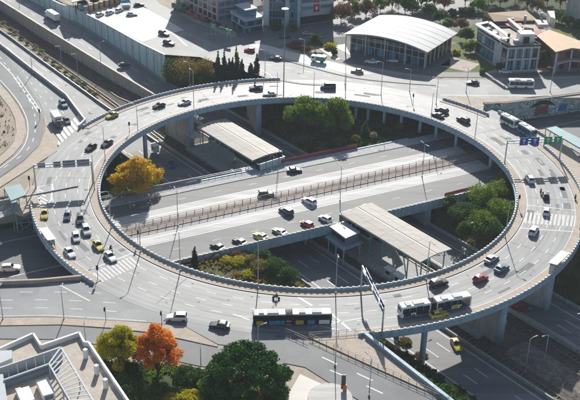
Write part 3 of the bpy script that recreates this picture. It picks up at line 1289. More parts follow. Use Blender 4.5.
# repair patches and tar seams in the ring road
b = MB()
rp_ = random.Random(3)
for i in range(70):
    r0, a0 = rp_.uniform(63, 74.5), rp_.uniform(0, 360)
    dr, da = rp_.uniform(.6, 2.2), rp_.uniform(1.0, 5.5)
    k = 6
    V = [(*pol(r0, a0 + da * j / k), .004) for j in range(k + 1)] + [(*pol(r0 + dr, a0 + da * j / k), .004) for j in range(k + 1)]
    if i % 3 == 0:
        V = [(*pol(r0, a0 + da * 2 * j / k), .004) for j in range(k + 1)] + [(*pol(r0 + .16, a0 + da * 2 * j / k), .004) for j in range(k + 1)]
    b.add(V, [(j, k + 1 + j, k + 2 + j, j + 1) for j in range(k)])
tag(b.build('repair_patch', mat('patched_asphalt', (.165, .17, .17), .8, .2, .6), ring), kind='stuff')
b = MB()
for i in range(60):
    c = pol(rp_.choice((64.2, 67.6, 71.0, 74.4)) + rp_.uniform(-.5, .5), rp_.uniform(0, 360))
    b.sheet([(c[0] + .33 * math.cos(j * math.pi / 6), c[1] + .33 * math.sin(j * math.pi / 6)) for j in range(12)], .0065)
tag(b.build('manhole_cover', M['asph_dark'], ring), kind='stuff')

# ------------------------------------------------------------------ upper level roads
def road(name, pts, m, z=-.02, dz=.1):
    b = MB()
    b.prism(ats(pts, z) if len(pts[0]) == 2 else pts, z - dz, z)
    return struct(name, b, m, fix=True)


def cut_ring(px_pts, a0, a1, n=20, r=RO - .4):
    """px outline closed by an arc of the ring edge"""
    return ats(px_pts, 0) + circ(r, a0, a1, n)


def poly_road(name, poly, m, z=-.02):
    b = MB()
    b.prism(poly, z - .1, z)
    return struct(name, b, m, fix=True)


# bottom avenue
poly_road('avenue', [(-150, -61.8), (-73.7, -59.6), (-64.4, -58.6)] + circ(RO - .4, 228, 279, 20) + ats([(362, 334), (300, 331), (270, 337), (246, 347), (218, 344), (184, 325.5), (145, 322), (110, 320), (50, 316.5), (0, 317)], 0) + [(-150, -88)], M['asph'])
road('service_road', [(-90, 330), (0, 326.5), (60, 325.5), (110, 329), (145, 333), (181, 340), (218, 348), (240, 349), (262, 340), (290, 335.5), (368, 366.5), (425, 392.5), (470, 412), (430, 440), (366, 404), (342, 390), (324, 379), (305, 367), (285, 363), (262, 372), (200, 366), (150, 355), (95, 344), (60, 339), (0, 338.5), (-90, 345)], M['asph_dark'], -.012)
b = MB()
for L in ([(0, 300), (60, 300), (140, 305), (215, 316)], [(0, 308), (60, 308), (140, 313)], [(20, 292), (90, 292.5), (150, 297), (230, 305)]):
    dashes(b, smooth_path(ats(L, 0)), .2, 3, 5, -.008)
for L in ([(0, 284.5), (80, 283.5)], [(0, 316), (50, 315.3), (110, 318.5), (146, 321)]):
    line(b, smooth_path(ats(L, 0)), .18, -.008)
dashes(b, ats([(330, 370), (352, 379), (440, 420)], 0), .3, 4, 5, -.006)
dashes(b, ats([(322, 357), (402, 394)], 0), .3, 4, 5, -.006)
line(b, ats([(60, 285), (90, 301)], 0), .3, -.007)
tag(b.build('road_marking', M['mark']), kind='structure')
for px in ([(0, 318), (50, 317.5), (110, 320.8), (145, 323), (184, 326.5), (218, 345.5), (217, 347), (181, 339), (145, 332), (110, 328), (60, 324.7), (0, 325.7)],):
    b = MB()
    b.prism(ats([(-60, 320)] + px + [(-60, 328)], 0), -.1, .12)
    struct('pavement_strip', b, M['pave'])
b = MB()
b.prism(ats([(308, 337), (362, 333.5), (369, 336), (440, 391), (436, 395), (368, 364.5)], 0), -.1, .12)
struct('paved_island', b, M['pave'])
# left approach, between ring and upper left roads
poly_road('approach_road', circ(RO - .4, 156, 194, 20) + ats([(30, 198), (31, 189), (58, 152), (60, 140), (46, 123), (30, 100), (12, 74), (0, 60), (-40, 20), (-34, 10)], 0) + RAMP_WALL[1:], M['asph'])
road('slip_road', [(-30, 10), (0, 49), (14, 66), (25, 80), (36, 98), (43, 116), (43.5, 132), (38, 146), (24, 160), (0, 177), (-40, 200), (-40, 185), (0, 167), (14, 156), (23, 145), (27, 132), (25, 118), (18, 104), (9, 92), (0, 82), (-40, 40)], M['asph_dark'], -.012)
road('pavement_strip', [(-30, 40), (0, 84), (9, 94), (17, 106), (24, 119), (26, 132), (22, 144), (13, 154.5), (0, 165), (-30, 185), (-30, 175), (0, 157), (8, 150), (14, 142), (16.5, 132), (15, 119), (10, 108), (0, 95), (-30, 60)], M['pave'], .1, .25)
road('pavement_strip', [(38, 98.5), (44, 114), (45, 132), (39.5, 147), (26, 161), (0, 179), (-30, 200), (-30, 210), (0, 187), (30, 168), (57, 151), (58, 140), (50, 128)], M['pave'], .1, .25)
road('bare_plot', [(-60, 60), (0, 96), (10, 109), (14, 120), (15.5, 132), (13, 141), (7, 149), (0, 155), (-60, 190)], M['bare_soil'], -.02)
b = MB()
dashes(b, smooth_path(ats([(0, 57), (14, 76), (27, 96), (34.5, 114), (35, 132), (30, 146), (18, 158), (0, 170)], 0)), .25, 2.5, 4, -.004)
line(b, smooth_path(ats([(0, 80), (10, 91), (19, 103), (26.3, 117.5), (28, 132), (24, 145.5), (14.5, 157), (0, 168)], 0)), .25, -.004)
for L in ([(22, 70), (46, 104), (57, 118)], [(35, 78), (56, 104), (66, 116)], [(60, 165), (75, 145), (95, 128)], [(56, 200), (58, 184), (68, 160)], [(70, 205), (71, 188), (80, 165)], [(84, 215), (83, 195), (90, 170)]):
    dashes(b, smooth_path(ats(L, 0)), .2, 2.6, 4, -.008)
# chevron line between the slip road and the ramp road
for i in range(9):
    x, y = 14 + i * 2.9, 78 + i * 4.1
    line(b, ats([(x, y), (x + 3.2, y + .8)], 0), .7, -.006)
pxline(b, [(0, 62), (12, 74), (39, 113)], .35, -.004)
pxline(b, [(17, 76), (41, 111)], .3, -.004)
struct('road_marking', b, M['mark'])
mb = MB()
for i in range(8):
    t0, t1 = (i + .2) / 8, (i + .8) / 8
    a, c = (58, 146), (85, 122)
    q = [(a[0] + (c[0] - a[0]) * t, a[1] + (c[1] - a[1]) * t) for t in (t0, t1)]
    mb.sheet([at(*q[0]), at(*q[1]), at(q[1][0] - 6, q[1][1] - 8), at(q[0][0] - 6, q[0][1] - 8)], -.006)
struct('zebra_crossing', mb, M['mark'])

# roads beyond the ring, top of the picture
poly_road('northern_road', circ(RO - .4, 53, 97, 24) + ats([(268, 78), (225, 66), (200, 57), (165, 54.5), (140, 43), (110, 25), (104, 22), (86, 14), (84, 6), (104, -10), (150, 6), (190, 31), (230, 48), (268, 48), (300, 54), (345, 66), (395, 74), (440, 79.5), (520, 80), (640, 76), (640, 95), (580, 97.5), (520, 98.5), (482, 98.5)], 0), M['asph_n'], -.03)
road('pale_plaza', [(88, 14), (104, 22), (142, 42), (160, 36), (184, 30), (145, 7), (122, 13), (104, 6)], M['plaza'], -.012)
road('northern_street', [(95, -30), (122, 0), (148, 9), (188, 32), (230, 52), (262, 54), (280, 48), (300, 44), (290, 34), (255, 40), (228, 36), (195, 22), (160, 4), (130, -30)], M['asph'], -.012)
road('service_street', [(225, 27), (262, 42), (300, 40), (330, 52), (345, 62), (400, 72), (440, 77), (500, 77.5), (640, 74), (640, 70), (500, 73), (440, 72), (400, 66), (352, 56), (330, 44), (300, 30), (260, 32)], M['asph_dark'], -.016)
road('pale_lane', [(249, 45), (262, 44), (300, 54), (345, 65), (372, 74), (352, 75), (300, 62), (270, 53)], M['plaza'], -.006)
b = MB()
for L in ([(265, 64), (300, 70), (350, 80), (400, 86), (440, 89)], [(255, 72), (300, 82), (350, 89), (400, 95)], [(440, 85), (580, 88)], [(300, 76), (350, 84), (420, 92)]):
    dashes(b, smooth_path(ats(L, 0)), .22, 3, 5, -.018)
for L in ([(270, 53), (300, 62), (352, 76), (400, 82), (440, 85)], [(440, 95), (500, 95.5), (580, 95)], [(275, 79), (262, 70), (240, 62)], [(281, 82), (310, 90), (330, 96)]):
    line(b, smooth_path(ats(L, 0)), .3, -.018)
pxline(b, [(170, 30.5), (187, 46)], .6, -.004)
struct('road_marking', b, M['mark'])
b = MB()
for L in ([(262, 52), (300, 64), (352, 77), (400, 82.5), (436, 85)], [(265, 77), (300, 83.5), (330, 85)]):
    b.sweep(smooth_path(ats(L, 0)), [(-.7, -.1), (.7, -.1), (.7, .16), (-.7, .16)])
struct('kerb_strip', b, M['kerb'], fix=True)
b = MB()
b.prism([(p[0], p[1]) for p in GRAF] + ats([(640, 96.5), (580, 97.5), (520, 98), (482, 98), (450, 95), (443, 99)], 0) + circ(RO + .1, 52, 41, 6), -.6, -.024)
struct('pavement_strip', b, M['pave'], fix=True)
t = thing('parapet', 'parapet of pale posts above the graffiti wall', 'parapet', (*GRAF[0], 0))
b = MB()
b.sweep([(p[0] - gn[0] * .6, p[1] - gn[1] * .6) for p in GRAF], [(-.25, 0), (.25, 0), (.25, .5), (-.25, .5)])
b.build('upstand', M['pave'], t, fix=True)
# right edge pavement and landing of the footbridge
b = MB()
b.prism(ats([(530, 131), (548, 129), (566, 140), (572, 150), (580, 160), (600, 190), (600, 205), (580, 197), (572, 183), (565.5, 172), (557, 158.5), (545, 149), (535, 140)], 0), -1.0, .12)
struct('paved_landing', b, M['pave'])
# triangular reserve by the left footbridge
b = MB()
b.prism(ats([(18, 196), (30, 186), (36, 185), (37, 200), (33, 210), (24, 214), (14, 212)], 0), -.8, .1)
struct('paved_landing', b, M['pave'])
# built-up ground beyond the northern streets
b = MB()
b.prism(ats([(236, 44), (262, 41), (330, 48), (352, 58), (400, 70), (440, 76), (640, 72), (640, -18), (236, -18)], -.1), -.3, -.1)
struct('town_ground', b, mat('town_ground', (.10, .11, .09), .9, .3, .06, col2=(.21, .20, .18), fine=.2, fscale=1))
# lawn pieces at the top
for nm, px, m in (('lawn', [(449, 45), (458, 43), (495, 66), (499, 72), (470, 71), (452, 55)], M['grass']),
                  ('lawn', [(449, 62), (466, 74), (440, 78), (438, 74)], M['grass']),
                  ('lawn', [(545, 20), (590, 24), (590, 44), (560, 38)], M['grass']),
                  ('lawn', [(321, 42), (335, 40), (340, 47), (322, 50)], M['grass']),
                  ('paved_yard', [(440, 66), (452, 57), (480, 64), (468, 72)], M['pave']),
                  ('paved_yard', [(318, 48), (345, 44), (352, 58), (336, 60)], M['plaza']),
                  ('paved_yard', [(300, 40), (352, 36), (352, 20), (250, 20), (240, 40)], M['asph_dark']),
                  ('paved_yard', [(352, 56), (352, 40), (450, 40), (450, 66), (400, 66)], M['asph_dark']),
                  ('paved_yard', [(480, 74), (500, 68), (640, 68), (640, 73)], M['pave']),
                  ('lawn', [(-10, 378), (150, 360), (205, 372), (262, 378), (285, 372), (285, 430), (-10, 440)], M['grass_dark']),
                  ('paved_yard', [(300, 374), (324, 385), (345, 396), (366, 412), (300, 440), (285, 400)], M['plaza'])):
    b = MB()
    b.prism(ats(px, -.05), -.2, -.05 if nm == 'lawn' else -.04)
    struct(nm, b, m)
b = MB()
P = []
for k in range(28):
    a = k / 28 * 2 * math.pi
    c = at(330, 398)
    P.append((c[0] + 4.6 * math.cos(a), c[1] + 4.6 * math.sin(a)))
b.prism(P, -.2, .2)
struct('round_plinth', b, M['pale_surf'])
for nm, px, m in (('paved_yard', [(352, 36), (420, 12), (455, 18), (500, -12), (330, -12), (300, 20)], M['asph_dark']),
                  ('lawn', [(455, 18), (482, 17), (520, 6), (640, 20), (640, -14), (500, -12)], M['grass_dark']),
                  ('lawn', [(445, 38), (475, 24), (484, 40), (470, 52), (455, 42)], M['grass']),
                  ('paved_yard', [(545, 45), (640, 45), (640, 68), (538, 68), (530, 50)], M['brown_wall'])):
    b = MB()
    b.prism(ats(px, -.05), -.2, -.065)
    struct(nm, b, m)
# sloping wall down the slip road at bottom right
P = [at(366, 333.5, .9), at(404, 363, .9), at(440, 391, .9), at(490, 431, .9)]
t = wall('retaining_wall', P, -4, .9, .5, M['conc_blue'], 'blue grey wall running down to the right beside the paved island', cope=.3, copem=M['conc_blue'])


# ------------------------------------------------------------------ vehicles
def obj_mat(o, m):
    o.material_slots[0].link = 'OBJECT'
    o.material_slots[0].material = m


def hull(prof_lo, prof_hi, secs):
    """secs: list of (x, half_width_bottom, half_width_top, z0, zmid, z1) lofted along x"""
    b = MB()
    V = []
    for x, wb, wm, wt, z0, zm, z1 in secs:
        V += [(x, -wb, z0), (x, wb, z0), (x, wm, zm), (x, wt, z1), (x, -wt, z1), (x, -wm, zm)]
    F = []
    n = len(secs)
    for i in range(n - 1):
        for k in range(6):
            l = (k + 1) % 6
            F.append((i * 6 + k, i * 6 + l, i * 6 + 6 + l, i * 6 + 6 + k))
    F += [tuple(range(6))[::-1], tuple(range((n - 1) * 6, n * 6))]
    b.add(V, F)
    return b


CARK = dict(
    #        L,  W, hood z, belt, roof, x of: windscreen base, roof front, roof rear, rear base, tail z
    sedan=(4.5, 1.78, .74, .92, 1.44, .62, -.05, -1.25, -1.78, .95),
    hatch=(4.0, 1.72, .78, .95, 1.50, .78, .15, -1.45, -1.92, .98),
    suv=(4.6, 1.86, .92, 1.10, 1.70, .75, .12, -1.85, -2.20, 1.12),
    van=(5.2, 1.95, 1.05, 1.2, 2.15, 1.55, 1.0, -2.45, -2.55, 1.25))


def car_proto(kind):
    L, Wd, hz, bz, rz_, xw, xr, xb, xt, tz = CARK[kind]
    h, w = L / 2, Wd / 2
    t = bpy.data.objects.new('car', None)
    COL.objects.link(t)
    t.empty_display_size = .3
    secs = [(-h, w * .80, w * .84, w * .78, .40, .62, tz - .10), (-h + .12, w * .93, w * .95, w * .86, .25, .62, tz), (xt, w * .97, w, w * .9, .2, .62, max(tz, bz) + .01),
            (0, w * .98, w, w * .92, .2, .62, bz), (xw, w * .98, w, w * .92, .2, .62, bz - .02), (h - .55, w * .95, w * .97, w * .84, .2, .6, hz),
            (h - .1, w * .85, w * .88, w * .74, .24, .55, hz - .12), (h, w * .74, w * .78, w * .66, .36, .52, hz - .24)]
    b = hull(0, 0, secs)
    # greenhouse
    rw, gw = w * .70, w * .90
    V = [(xt, -gw, bz - .02), (xt, gw, bz - .02), (xw, gw, bz - .04), (xw, -gw, bz - .04),
         (xb, -rw, rz_ - .03), (xb, rw, rz_ - .03), (xr, rw, rz_ - .02), (xr, -rw, rz_ - .02), ((xb + xr) / 2, 0, rz_ + .02)]
    b.add(V, [(0, 1, 5, 4), (1, 2, 6, 5), (2, 3, 7, 6), (3, 0, 4, 7), (4, 5, 8), (5, 6, 8), (6, 7, 8), (7, 4, 8)])
    b.build('body', PAINT['white'], t, world=False, fix=True)

    def pane(name, a, b_, c, d, out, k=.12):
        """inset quad set proud by 'out'"""
        Q = [Vector(p) for p in (a, b_, c, d)]
        cc = sum(Q, Vector()) / 4
        nrm = (Q[1] - Q[0]).cross(Q[3] - Q[0]).normalized()
        if nrm.dot(cc - Vector((0, 0, .8))) < 0:
            nrm = -nrm
        Q = [cc + (q - cc) * (1 - k) + nrm * out for q in Q]
        P = [q - nrm * (out + .01) for q in Q]
        m_ = MB()
        m_.add(Q + P, [(0, 1, 2, 3), (0, 1, 5, 4), (1, 2, 6, 5), (2, 3, 7, 6), (3, 0, 4, 7)])
        m_.build(name, M['car_glass'], t, world=False, fix=True)
    pane('windscreen', V[2], V[3], V[7], V[6], .012)
    pane('rear_window', V[0], V[1], V[5], V[4], .012)
    pane('side_window', V[1], V[2], V[6], V[5], .012, .14)
    pane('side_window', V[3], V[0], V[4], V[7], .012, .14)
    for x in (h - .82, -h + .80):
        for s in (-1, 1):
            m_ = MB()
            m_.tube((x, s * (w - .20), .32), (x, s * (w + .015), .32), .32, n=12)
            wh = m_.build('wheel', M['tyre'], t, world=False)
            m_ = MB()
            m_.tube((x, s * (w - .05), .32), (x, s * (w + .03), .32), .19, n=10)
            m_.build('rim', M['rim'], wh, world=False)
    for s in (-1, 1):
        m_ = MB()
        m_.box(h - .10, s * w * .60, hz - .22, .16, .34, .14)
        m_.build('headlight', M['lamp_w'], t, world=False)
        m_ = MB()
        m_.box(-h + .05, s * w * .66, tz - .20, .14, .26, .18)
        m_.build('taillight', M['lamp_r'], t, world=False)
        m_ = MB()
        m_.box(xw - .15, s * (w + .08), bz + .02, .14, .2, .13)
        m_.build('mirror', M['black'], t, world=False)
    return t


PROTO = {}
USED = set()


def place_car(kind, colour, px, py, head, label, cat='car', group=None, z=0.0, roof=None):
    if kind not in PROTO:
        PROTO[kind] = car_proto(kind)
    p = PROTO[kind]
    if kind in USED:
        o = copy_tree(p)
    else:
        o = p
        USED.add(kind)
    o.name = 'taxi' if colour == 'yellow' else 'car'
    x, y = at(px, py, z)
    o.location = (x, y, z)
    o.rotation_euler = (0, 0, head if isinstance(head, float) else rad(head))
    o.scale = (1.06, 1.06, 1.06)
    tag(o, label, cat, group)
    for k in ('group',):
        if group is None and k in o:
            del o[k]
    for c in o.children:
        if c.name.startswith('body'):
            obj_mat(c, PAINT[colour])
    PENDING.append((o, colour, kind))
    return o


PENDING = []


def ring_head(px, py, z=0.0):
    x, y = at(px, py, z)
    return math.atan2(y, x) + math.pi / 2


RINGCARS = [
    ('sedan', 'yellow', 44.7, 216, -80, 'yellow taxi beside the hatched road nose at far left'),
    ('hatch', 'bluegrey', 67.5, 217.5, -84, 'blue grey hatchback between the far left taxi and a dark blue car'),
    ('suv', 'navy', 80.5, 221.5, -78, 'dark blue SUV at the head of the queue, left side of the ring'),
    ('suv', 'silver', 86.5, 232.5, -70, 'silver SUV with dark windows directly behind the dark blue SUV'),
    ('hatch', 'white', 76.2, 239, -72, 'white hatchback left of the silver SUV in the queue'),
    ('sedan', 'yellow', 98.5, 247.5, -60, 'yellow taxi next to a white car before the left zebra crossing'),
    ('sedan', 'white', 70, 254.5, -58, 'white saloon beside the pale outer pavement and bus shelter at left'),
    ('sedan', 'white', 110.5, 258.5, -55, 'white saloon with its front at the left zebra crossing'),
    ('sedan', 'black', 91, 149, -112, 'black saloon nearest the zebra crossing at the upper left of the ring'),
    ('sedan', 'grey', 107, 145, -116, 'dark grey saloon following the black saloon at the upper left'),
    ('sedan', 'yellow', 112, 117, -128, 'yellow taxi beside the outer parapet at the upper left of the ring'),
    ('sedan', 'black', 159, 107, None, 'black saloon on the upper left curve, between a taxi and a white car'),
    ('sedan', 'white', 184.5, 104, None, 'white saloon on the upper left curve above the smaller canopy'),
    ('suv', 'black', 256, 89.5, None, 'black SUV with pale roof at the top of the ring'),
    ('sedan', 'silver', 269.5, 95.5, None, 'silver saloon close to the inner parapet at the top of the ring'),
    ('van', 'navy', 328, 88.5, 182, 'dark blue van above the two green trees at the top'),
    ('sedan', 'black', 437.5, 116.5, None, 'black saloon close to the inner parapet at the upper right'),
    ('suv', 'grey', 441.5, 112, None, 'dark grey SUV alongside the black saloon at the upper right'),
    ('suv', 'grey', 463, 121.5, None, 'dark grey car with pale roof on the upper right curve near two buses'),
    ('suv', 'white', 529.5, 180.5, None, 'white SUV next to the gantry shadow at the right'),
    ('hatch', 'grey', 545.5, 197, None, 'dark grey hatchback between two white cars at the right'),
    ('hatch', 'white', 546, 213, None, 'white hatchback on the right zebra crossing'),
    ('suv', 'white', 533.5, 232.5, None, 'white SUV just below the right zebra crossing'),
    ('sedan', 'silver', 491.5, 260.5, None, 'silver saloon near the inner parapet at the lower right'),
    ('sedan', 'bluegrey', 501.5, 270, None, 'blue grey saloon beside the silver saloon at the lower right'),
    ('hatch', 'red', 480.5, 280, None, 'red hatchback at the lower right of the ring, behind the long bus'),
    ('suv', 'black', 438.5, 285, None, 'black SUV with pale roof between the long bus and the inner parapet'),
    ('sedan', 'yellow', 438.5, 316.2, None, 'yellow taxi driving alongside the long bus at the bottom right'),
    ('suv', 'white', 177, 319.5, 180, 'white SUV on the bottom avenue above the orange tree'),
    ('sedan', 'grey', 219.5, 327, 172, 'dark grey saloon on the bottom avenue above the umbrella pine'),
]
for k, c, x, y, hd, lb in RINGCARS:
    place_car(k, c, x, y, ring_head(x, y) if hd is None else hd, lb, 'taxi' if c == 'yellow' else 'car', 'cars on the ring road')
AVECARS = [
    ('sedan', 'navy', 294.5, 171.5, 207.5, 'dark blue saloon beside the pavement near the smaller canopy'),
    ('suv', 'navy', 266, 195.5, 207.5, 'dark blue SUV on the pale lane above the reddish median'),
    ('suv', 'white', 309, 203, 27.5, 'white SUV just below the reddish median'),
    ('suv', 'grey', 286, 214.5, 27.5, 'dark grey SUV on the pale lane behind the white SUV'),
    ('hatch', 'white', 325, 222, 27.5, 'white hatchback beside the corner of the large canopy'),
    ('hatch', 'red', 307, 227.5, 27.5, 'red hatchback on the lower avenue near the large canopy'),
    ('sedan', 'silver', 279.5, 235, 27.5, 'silver saloon between the red hatchback and a taxi'),
    ('sedan', 'yellow', 260.5, 239.5, 27.5, 'yellow taxi on the lower avenue beside the bridge parapet'),
    ('sedan', 'grey', 239.5, 245, 27.5, 'dark grey saloon with pale roof behind the avenue taxi'),
    ('sedan', 'black', 217.5, 250, 27.5, 'black saloon last in the row on the lower avenue'),
    ('suv', 'white', 11, 270, 10, 'white SUV on the lower road at the left edge'),
]
for k, c, x, y, hd, lb in AVECARS:
    place_car(k, c, x, y - (1.6 if 210 < y < 255 else 0), hd, lb, 'taxi' if c == 'yellow' else 'car', 'cars on the lower avenue', Z_KIF)
for k, c, x, y, hd, lb, z in [
    ('sedan', 'blue', 171.5, 165.5, ATT_H, 'blue saloon on the shaded motorway beside the golden tree', Z_ATT),
    ('sedan', 'yellow', 456, 346.5, ATT_H, 'yellow taxi on the motorway in the sunlit patch at bottom right', Z_ATT),
    ('hatch', 'red', 519, 309, ATT_H + 180, 'red hatchback on the shaded motorway below the ring pier', Z_ATT),
    ('sedan', 'black', 124, 66, ATT_H + 184, 'black saloon on the far carriageway below the teal noise wall', atp(124, 66, zc)[2]),
    ('hatch', 'black', 90.5, 117.5, ATT_H, 'black hatchback coming towards the ring beside the upper left ramp wall', atp(90.5, 117.5, zc)[2])]:
    place_car(k, c, x, y, hd, lb, 'taxi' if c == 'yellow' else 'car', 'cars on the motorway', z)
for k, c, x, y, hd, lb in [
    ('suv', 'bluegrey', 63.5, 106, -60, 'blue grey SUV on the ramp road ahead of the zebra crossing'),
    ('hatch', 'grey', 66.8, 122.5, -62, 'dark grey hatchback next to the box truck at upper left'),
    ('suv', 'black', 164, 35, -35, 'black SUV on the edge of the pale plaza'),
    ('suv', 'black', 169, 44.5, -30, 'black SUV behind the noise wall, nearer the olive bush'),
    ('sedan', 'silver', 132, 15.5, 10, 'silver saloon parked at the upper edge of the pale plaza'),
    ('hatch', 'red', 249.5, 51.5, 170, 'red hatchback behind the row of cypresses'),
    ('sedan', 'grey', 275.5, 59.5, 172, 'dark grey saloon with silver roof right of the red hatchback'),
    ('sedan', 'gold', 357, 72.5, 172, 'old gold saloon in front of the arched hall'),
    ('sedan', 'black', 472.5, 84, 178, 'black saloon on the upper right road below the lawn'),
    ('hatch', 'red', 191, 14.5, -38, 'small red car parked below the pinkish building, upper of two'),
    ('hatch', 'red', 198, 18.5, -38, 'small red car parked below the pinkish building, lower of two'),
    ('sedan', 'black', 206, 21.5, -38, 'black saloon parked past the two red cars'),
    ('sedan', 'navy', 216, 25.5, -30, 'dark blue saloon parked at the corner of the pinkish building'),
    ('sedan', 'silver', 225, 29, -25, 'silver saloon parked before the low glass building'),
    ('hatch', 'white', 100, 16, 60, 'white hatchback parked by the cafe, leftmost of three'),
    ('hatch', 'white', 110, 14, 60, 'white hatchback parked by the cafe, middle of three'),
    ('hatch', 'white', 119.5, 11.5, 60, 'white hatchback parked by the cafe, rightmost of three'),
    ('sedan', 'black', 139, 6, 20, 'black saloon on the shaded street at the top of the plaza'),
    ('sedan', 'navy', 285, 38, 5, 'dark blue saloon parked below the tall glass building'),
    ('sedan', 'silver', 308, 35, 5, 'silver saloon parked left of the round dark bush'),
    ('sedan', 'white', 371, 63, 170, 'white saloon parked under the front of the arched hall'),
    ('sedan', 'silver', 392, 62, 170, 'silver saloon parked under the right part of the arched hall'),
    ('sedan', 'white', 505, 73, 0, 'white saloon parked before the white framed building')]:
    place_car(k, c, x, y, hd, lb, 'car', 'cars on the upper streets', 0.0)
# taxi roof signs and pale roofs
for o, c, k in PENDING:
    if c == 'yellow':
        b = MB()
        b.box(-.35, 0, CARK[k][4] + .09, .22, .5, .16)
        b.build('roof_sign', M['white'], o, world=False)


def wheels(t, xs, w, r=.48):
    for x in xs:
        for s in (-1, 1):
            b = MB()
            b.tube((x, s * (w - .3), r), (x, s * (w + .01), r), r, n=14)
            wh = b.build('wheel', M['tyre'], t, world=False)
            b = MB()
            b.tube((x, s * (w - .05), r), (x, s * (w + .03), r), r * .55, n=10)
            b.build('rim', M['rim'], wh, world=False)


def rbox(x0, x1, w, z0, z1, r=.18):
    """body shell with softened upper edges"""
    b = MB()
    pr = [(-w, z0), (w, z0), (w, z1 - r), (w - r * .5, z1 - r * .3), (w - r * 1.4, z1), (-w + r * 1.4, z1), (-w + r * .5, z1 - r * .3), (-w, z1 - r)]
    xs = [(x0, .94, .06), (x0 + .15, 1, 0), (x1 - .15, 1, 0), (x1, .94, .06)]
    V, m = [], len(pr)
    for x, k, dz in xs:
        V += [(x, y * k, z - (dz if z > z0 + .2 else -dz)) for y, z in pr]
    F = []
    for i in range(3):
        for q in range(m):
            l = (q + 1) % m
            F.append((i * m + q, i * m + l, i * m + m + l, i * m + m + q))
    F += [tuple(range(m))[::-1], tuple(range(3 * m, 4 * m))]
    return b.add(V, F)


def bus_section(t, x0, x1, livery, doors):
    Wb = 1.25
    rbox(x0, x1, Wb, .35, 2.95).build('body', livery, t, world=False, fix=True)
    rbox(x0 + .1, x1 - .1, Wb - .08, 2.9, 3.12, .1).build('roof', M['white'], t, world=False, fix=True)
    k = max(3, int((x1 - x0) / 1.55))
    for s in (-1, 1):
        for i in range(k):
            a = x0 + .3 + (x1 - x0 - .6) * i / k
            e = x0 + .3 + (x1 - x0 - .6) * (i + 1) / k - .07
            b = MB()
            door = s == -1 and any(d0 < (a + e) / 2 < d1 for d0, d1 in doors)
            b.box((a + e) / 2, s * (Wb + .005), 1.62 if door else 1.98, e - a, .05, 2.3 if door else 1.35)
            b.build('door' if door else 'side_window', M['car_glass'], t, world=False)


def artic_bus(px, py, px2, py2, label, livery, band):
    p, q = Vector(at(px, py)), Vector(at(px2, py2))
    t = thing('articulated_bus', label, 'bus', ((p.x + q.x) / 2, (p.y + q.y) / 2, 0), math.atan2((q - p).y, (q - p).x), 'long articulated buses')
    bus_section(t, -.1, 8.9, livery, [(6.9, 8.3), (2.2, 3.7)])
    bus_section(t, -8.9, -1.5, livery, [(-5.2, -3.8)])
    for i in range(6):
        b = MB()
        b.box(-1.42 + i * .25, 0, 1.68, .13, 2.3 + (.12 if i % 2 else 0), 2.5)
        b.build('bellows', M['black'], t, world=False)
    b = MB()
    b.box(8.91, 0, 1.9, .06, 2.2, 1.5)
    b.build('windscreen', M['car_glass'], t, world=False)
    b = MB()
    b.box(-8.91, 0, 2.15, .06, 2.0, .9)
    b.build('rear_window', M['car_glass'], t, world=False)
    wheels(t, (6.3, 1.3, -5.9), 1.25)
    for s in (-1, 1):
        b = MB()
        b.box(8.9, s * .95, .8, .1, .3, .2)
        b.build('headlight', M['lamp_w'], t, world=False)
        b = MB()
        b.box(-8.9, s * 1.0, 1.0, .1, .25, .4)
        b.build('taillight', M['lamp_r'], t, world=False)
    for x, l in ((5.5, 2.2), (2.2, 1.5), (-4.4, 2.6), (-7.0, 1.2)):
        b = MB()
        b.box(x, 0, 3.2, l, 1.5, .22)
        b.build('roof_unit', M['offwhite'], t, world=False)
    for x, l, m in band:
        b = MB()
        b.box(x, -1.275, .98, l, .06, 1.05)
        b.build('side_panel', m, t, world=False)
    return t


yel = PAINT['yellow']
artic_bus(253, 323.5, 331, 322, 'long blue and white articulated bus at the bottom centre of the ring', PAINT['busdark'],  # dark navy body colour has the shade of the bus side put into it
          [(-7.4, 1.6, yel), (-4.0, 2.6, PAINT['busblue']), (-2.2, .8, PAINT['busblue']), (1.6, 1.8, yel), (4.2, 1.6, PAINT['busblue']), (7.2, 2.4, M['white'])])
artic_bus(398.5, 316.6, 469, 304.2, 'long dark and white articulated bus at the bottom right of the ring', M['white'],
          [(-7.4, 1.8, PAINT['busdark']), (-3.2, 2.2, PAINT['busdark']), (2.6, 2.4, PAINT['busdark']), (4.8, 1.4, yel), (7.2, 1.6, PAINT['busdark'])])


def city_bus(x, y, head, label, livery, L=11.0, z=0.0):
    t = thing('bus', label, 'bus', (*at(x, y, z), z), head)
    bus_section(t, -L / 2, L / 2, livery, [(L / 2 - 2.2, L / 2 - .7), (-.8, .8)])
    for e, nm in ((1, 'windscreen'), (-1, 'rear_window')):
        b = MB()
        b.box(e * (L / 2 + .01), 0, 1.95, .06, 2.1, 1.35)
        b.build(nm, M['car_glass'], t, world=False)
    wheels(t, (L / 2 - 2.5, -L / 2 + 2.8), 1.25)
    for s in (-1, 1):
        b = MB()
        b.box(L / 2, s * .95, .8, .1, .3, .2)
        b.build('headlight', M['lamp_w'], t, world=False)
    for xx, l in ((1.5, 2.0), (-2.6, 1.8)):
        b = MB()
        b.box(xx, 0, 3.2, l, 1.5, .22)
        b.build('roof_unit', M['offwhite'], t, world=False)
    return t


city_bus(509, 125.2, ring_head(509, 125.2), 'white roofed bus at the outer kerb, upper of two in line', M['white'], 6.8)
city_bus(526.5, 135, ring_head(526.5, 135), 'white roofed bus at the outer kerb, lower of two in line', PAINT['busblue'], 7.0)
city_bus(520.5, 87.5, rad(180), 'white bus on the upper right road before the white framed building', M['white'], 9.0)


